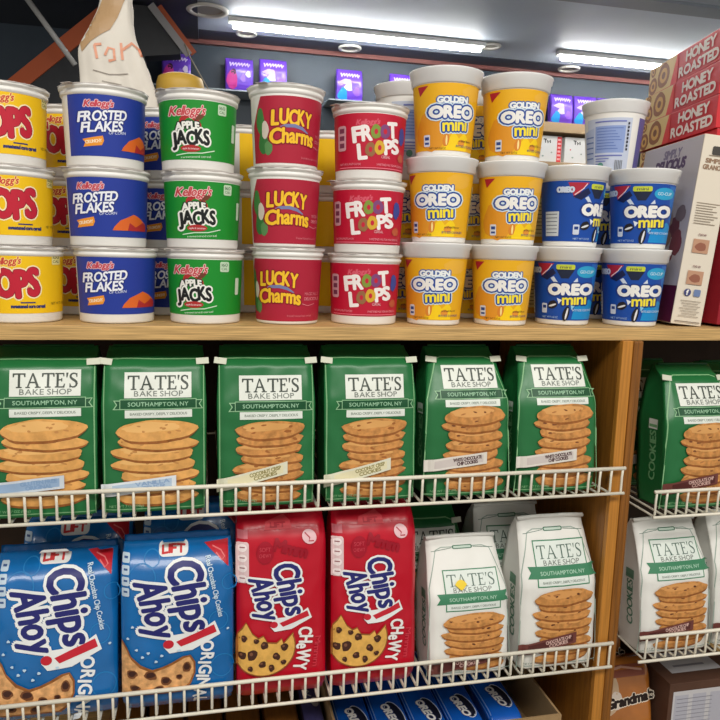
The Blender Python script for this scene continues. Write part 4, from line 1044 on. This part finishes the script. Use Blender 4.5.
def back_shelf(x0, x1, z, th, m, label, name='wall_shelf'):
    t = empty(name, ((x0 + x1) / 2, 2.97, z)); a = (x1 - x0) / 2
    obj('board', box_bm(-a, a, -.17, .009, -th, -.0005, .001), m, t, smooth=False)
    for s in (-1, 1): obj('bracket', box_bm(s * a * .8 - .006, s * a * .8 + .006, -.14, .008, -th - .04, -th), mat('bracket_grey', (110, 112, 116), .5), t, smooth=False)
    tag(t, label, 'wall shelf', 'wall shelves at the back of the shop')
GL = mat('pale_glass_ledge', (150, 160, 168), .15, .5)
back_shelf(-.55, .56, .842, .008, GL, 'thin pale ledge carrying purple packs above the red cups')
back_shelf(.60, 1.20, .8355, .008, GL, 'thin pale ledge with a single purple pack, centre')
back_shelf(1.62, 2.50, .8035, .05, mat('tan_board', (176, 150, 116), .6), 'thick tan shelf below three purple packs')
back_shelf(1.62, 2.50, .600, .02, mat('tan_board', (176, 150, 116), .6), 'lower tan shelf carrying the white boxes with red')
def white_box(x, label, first=[None]):
    if first[0] is None:
        t = empty('white_box'); obj('box', box_bm(-.078, .078, -.05, .05, .0003, .135, .002), mat('white_card', (232, 232, 230), .5), t, smooth=False)
        S = Sheet(0, 0, 1, 1); S.uvrect(.050, .002, .076, .133, (224, 60, 66))
        for k in range(6): S.uvrect(.054, .012 + k * .020, .072, .022 + k * .020, (240, 190, 190))
        for p in ([(-.03, -.118), (-.012, -.116)], [(-.02, -.117), (-.018, -.098)], [(-.008, -.112), (-.004, -.098), (.002, -.108)], [(.008, -.114), (.010, -.098)]): S.line(p, .006, (76, 80, 78))
        S.ell(-.045, -.07, .004, .004, (220, 90, 90)); S.ell(-.03, -.03, .006, .004, (150, 170, 160)); S.ell(.02, -.05, .005, .004, (160, 170, 160))
        S.build('front_print', t, flat_map((0, -.05, 0), (1, 0, 0), (0, 0, 1)), 9); first[0] = t; o = t
    else: o = clone(first[0])
    o.location = (x, 2.87, .600 + Z0); tag(o, label, 'box', 'white and red boxes at the back of the shop')
white_box(1.80, 'white box with red end strip, nearest the yellow cups'); white_box(1.975, 'white box with red strip and dark lettering in the middle'); white_box(2.15, 'white box with red strip mostly behind the white cup')

# ------------------------------------------------------------------ light
w = bpy.data.worlds.new('world'); SC.world = w; w.use_nodes = True
w.node_tree.nodes['Background'].inputs['Color'].default_value = (1, .97, .92, 1)
w.node_tree.nodes['Background'].inputs['Strength'].default_value = .46
def area(name, loc, rot, sx, sy, power, col=(1, .96, .9)):
    l = bpy.data.lights.new(name, 'AREA'); l.shape = 'RECTANGLE'; l.size = sx; l.size_y = sy; l.energy = power; l.color = col
    o = bpy.data.objects.new(name, l); COL.objects.link(o); o.location = (loc[0], loc[1], loc[2] + Z0); o.rotation_euler = rot; return o
area('aisle_ceiling_lamp', (.2, -1.1, 1.06), (radians(18), 0, 0), 2.4, .5, 45)
area('back_room_fill', (.9, 1.4, 1.05), (0, 0, 0), 2.6, .4, 30)  # unseen fill light, added to brighten the room behind the shelf
SC.view_settings.view_transform = 'Standard'; SC.view_settings.look = 'None'
SC.view_settings.exposure = 0; SC.view_settings.gamma = 1
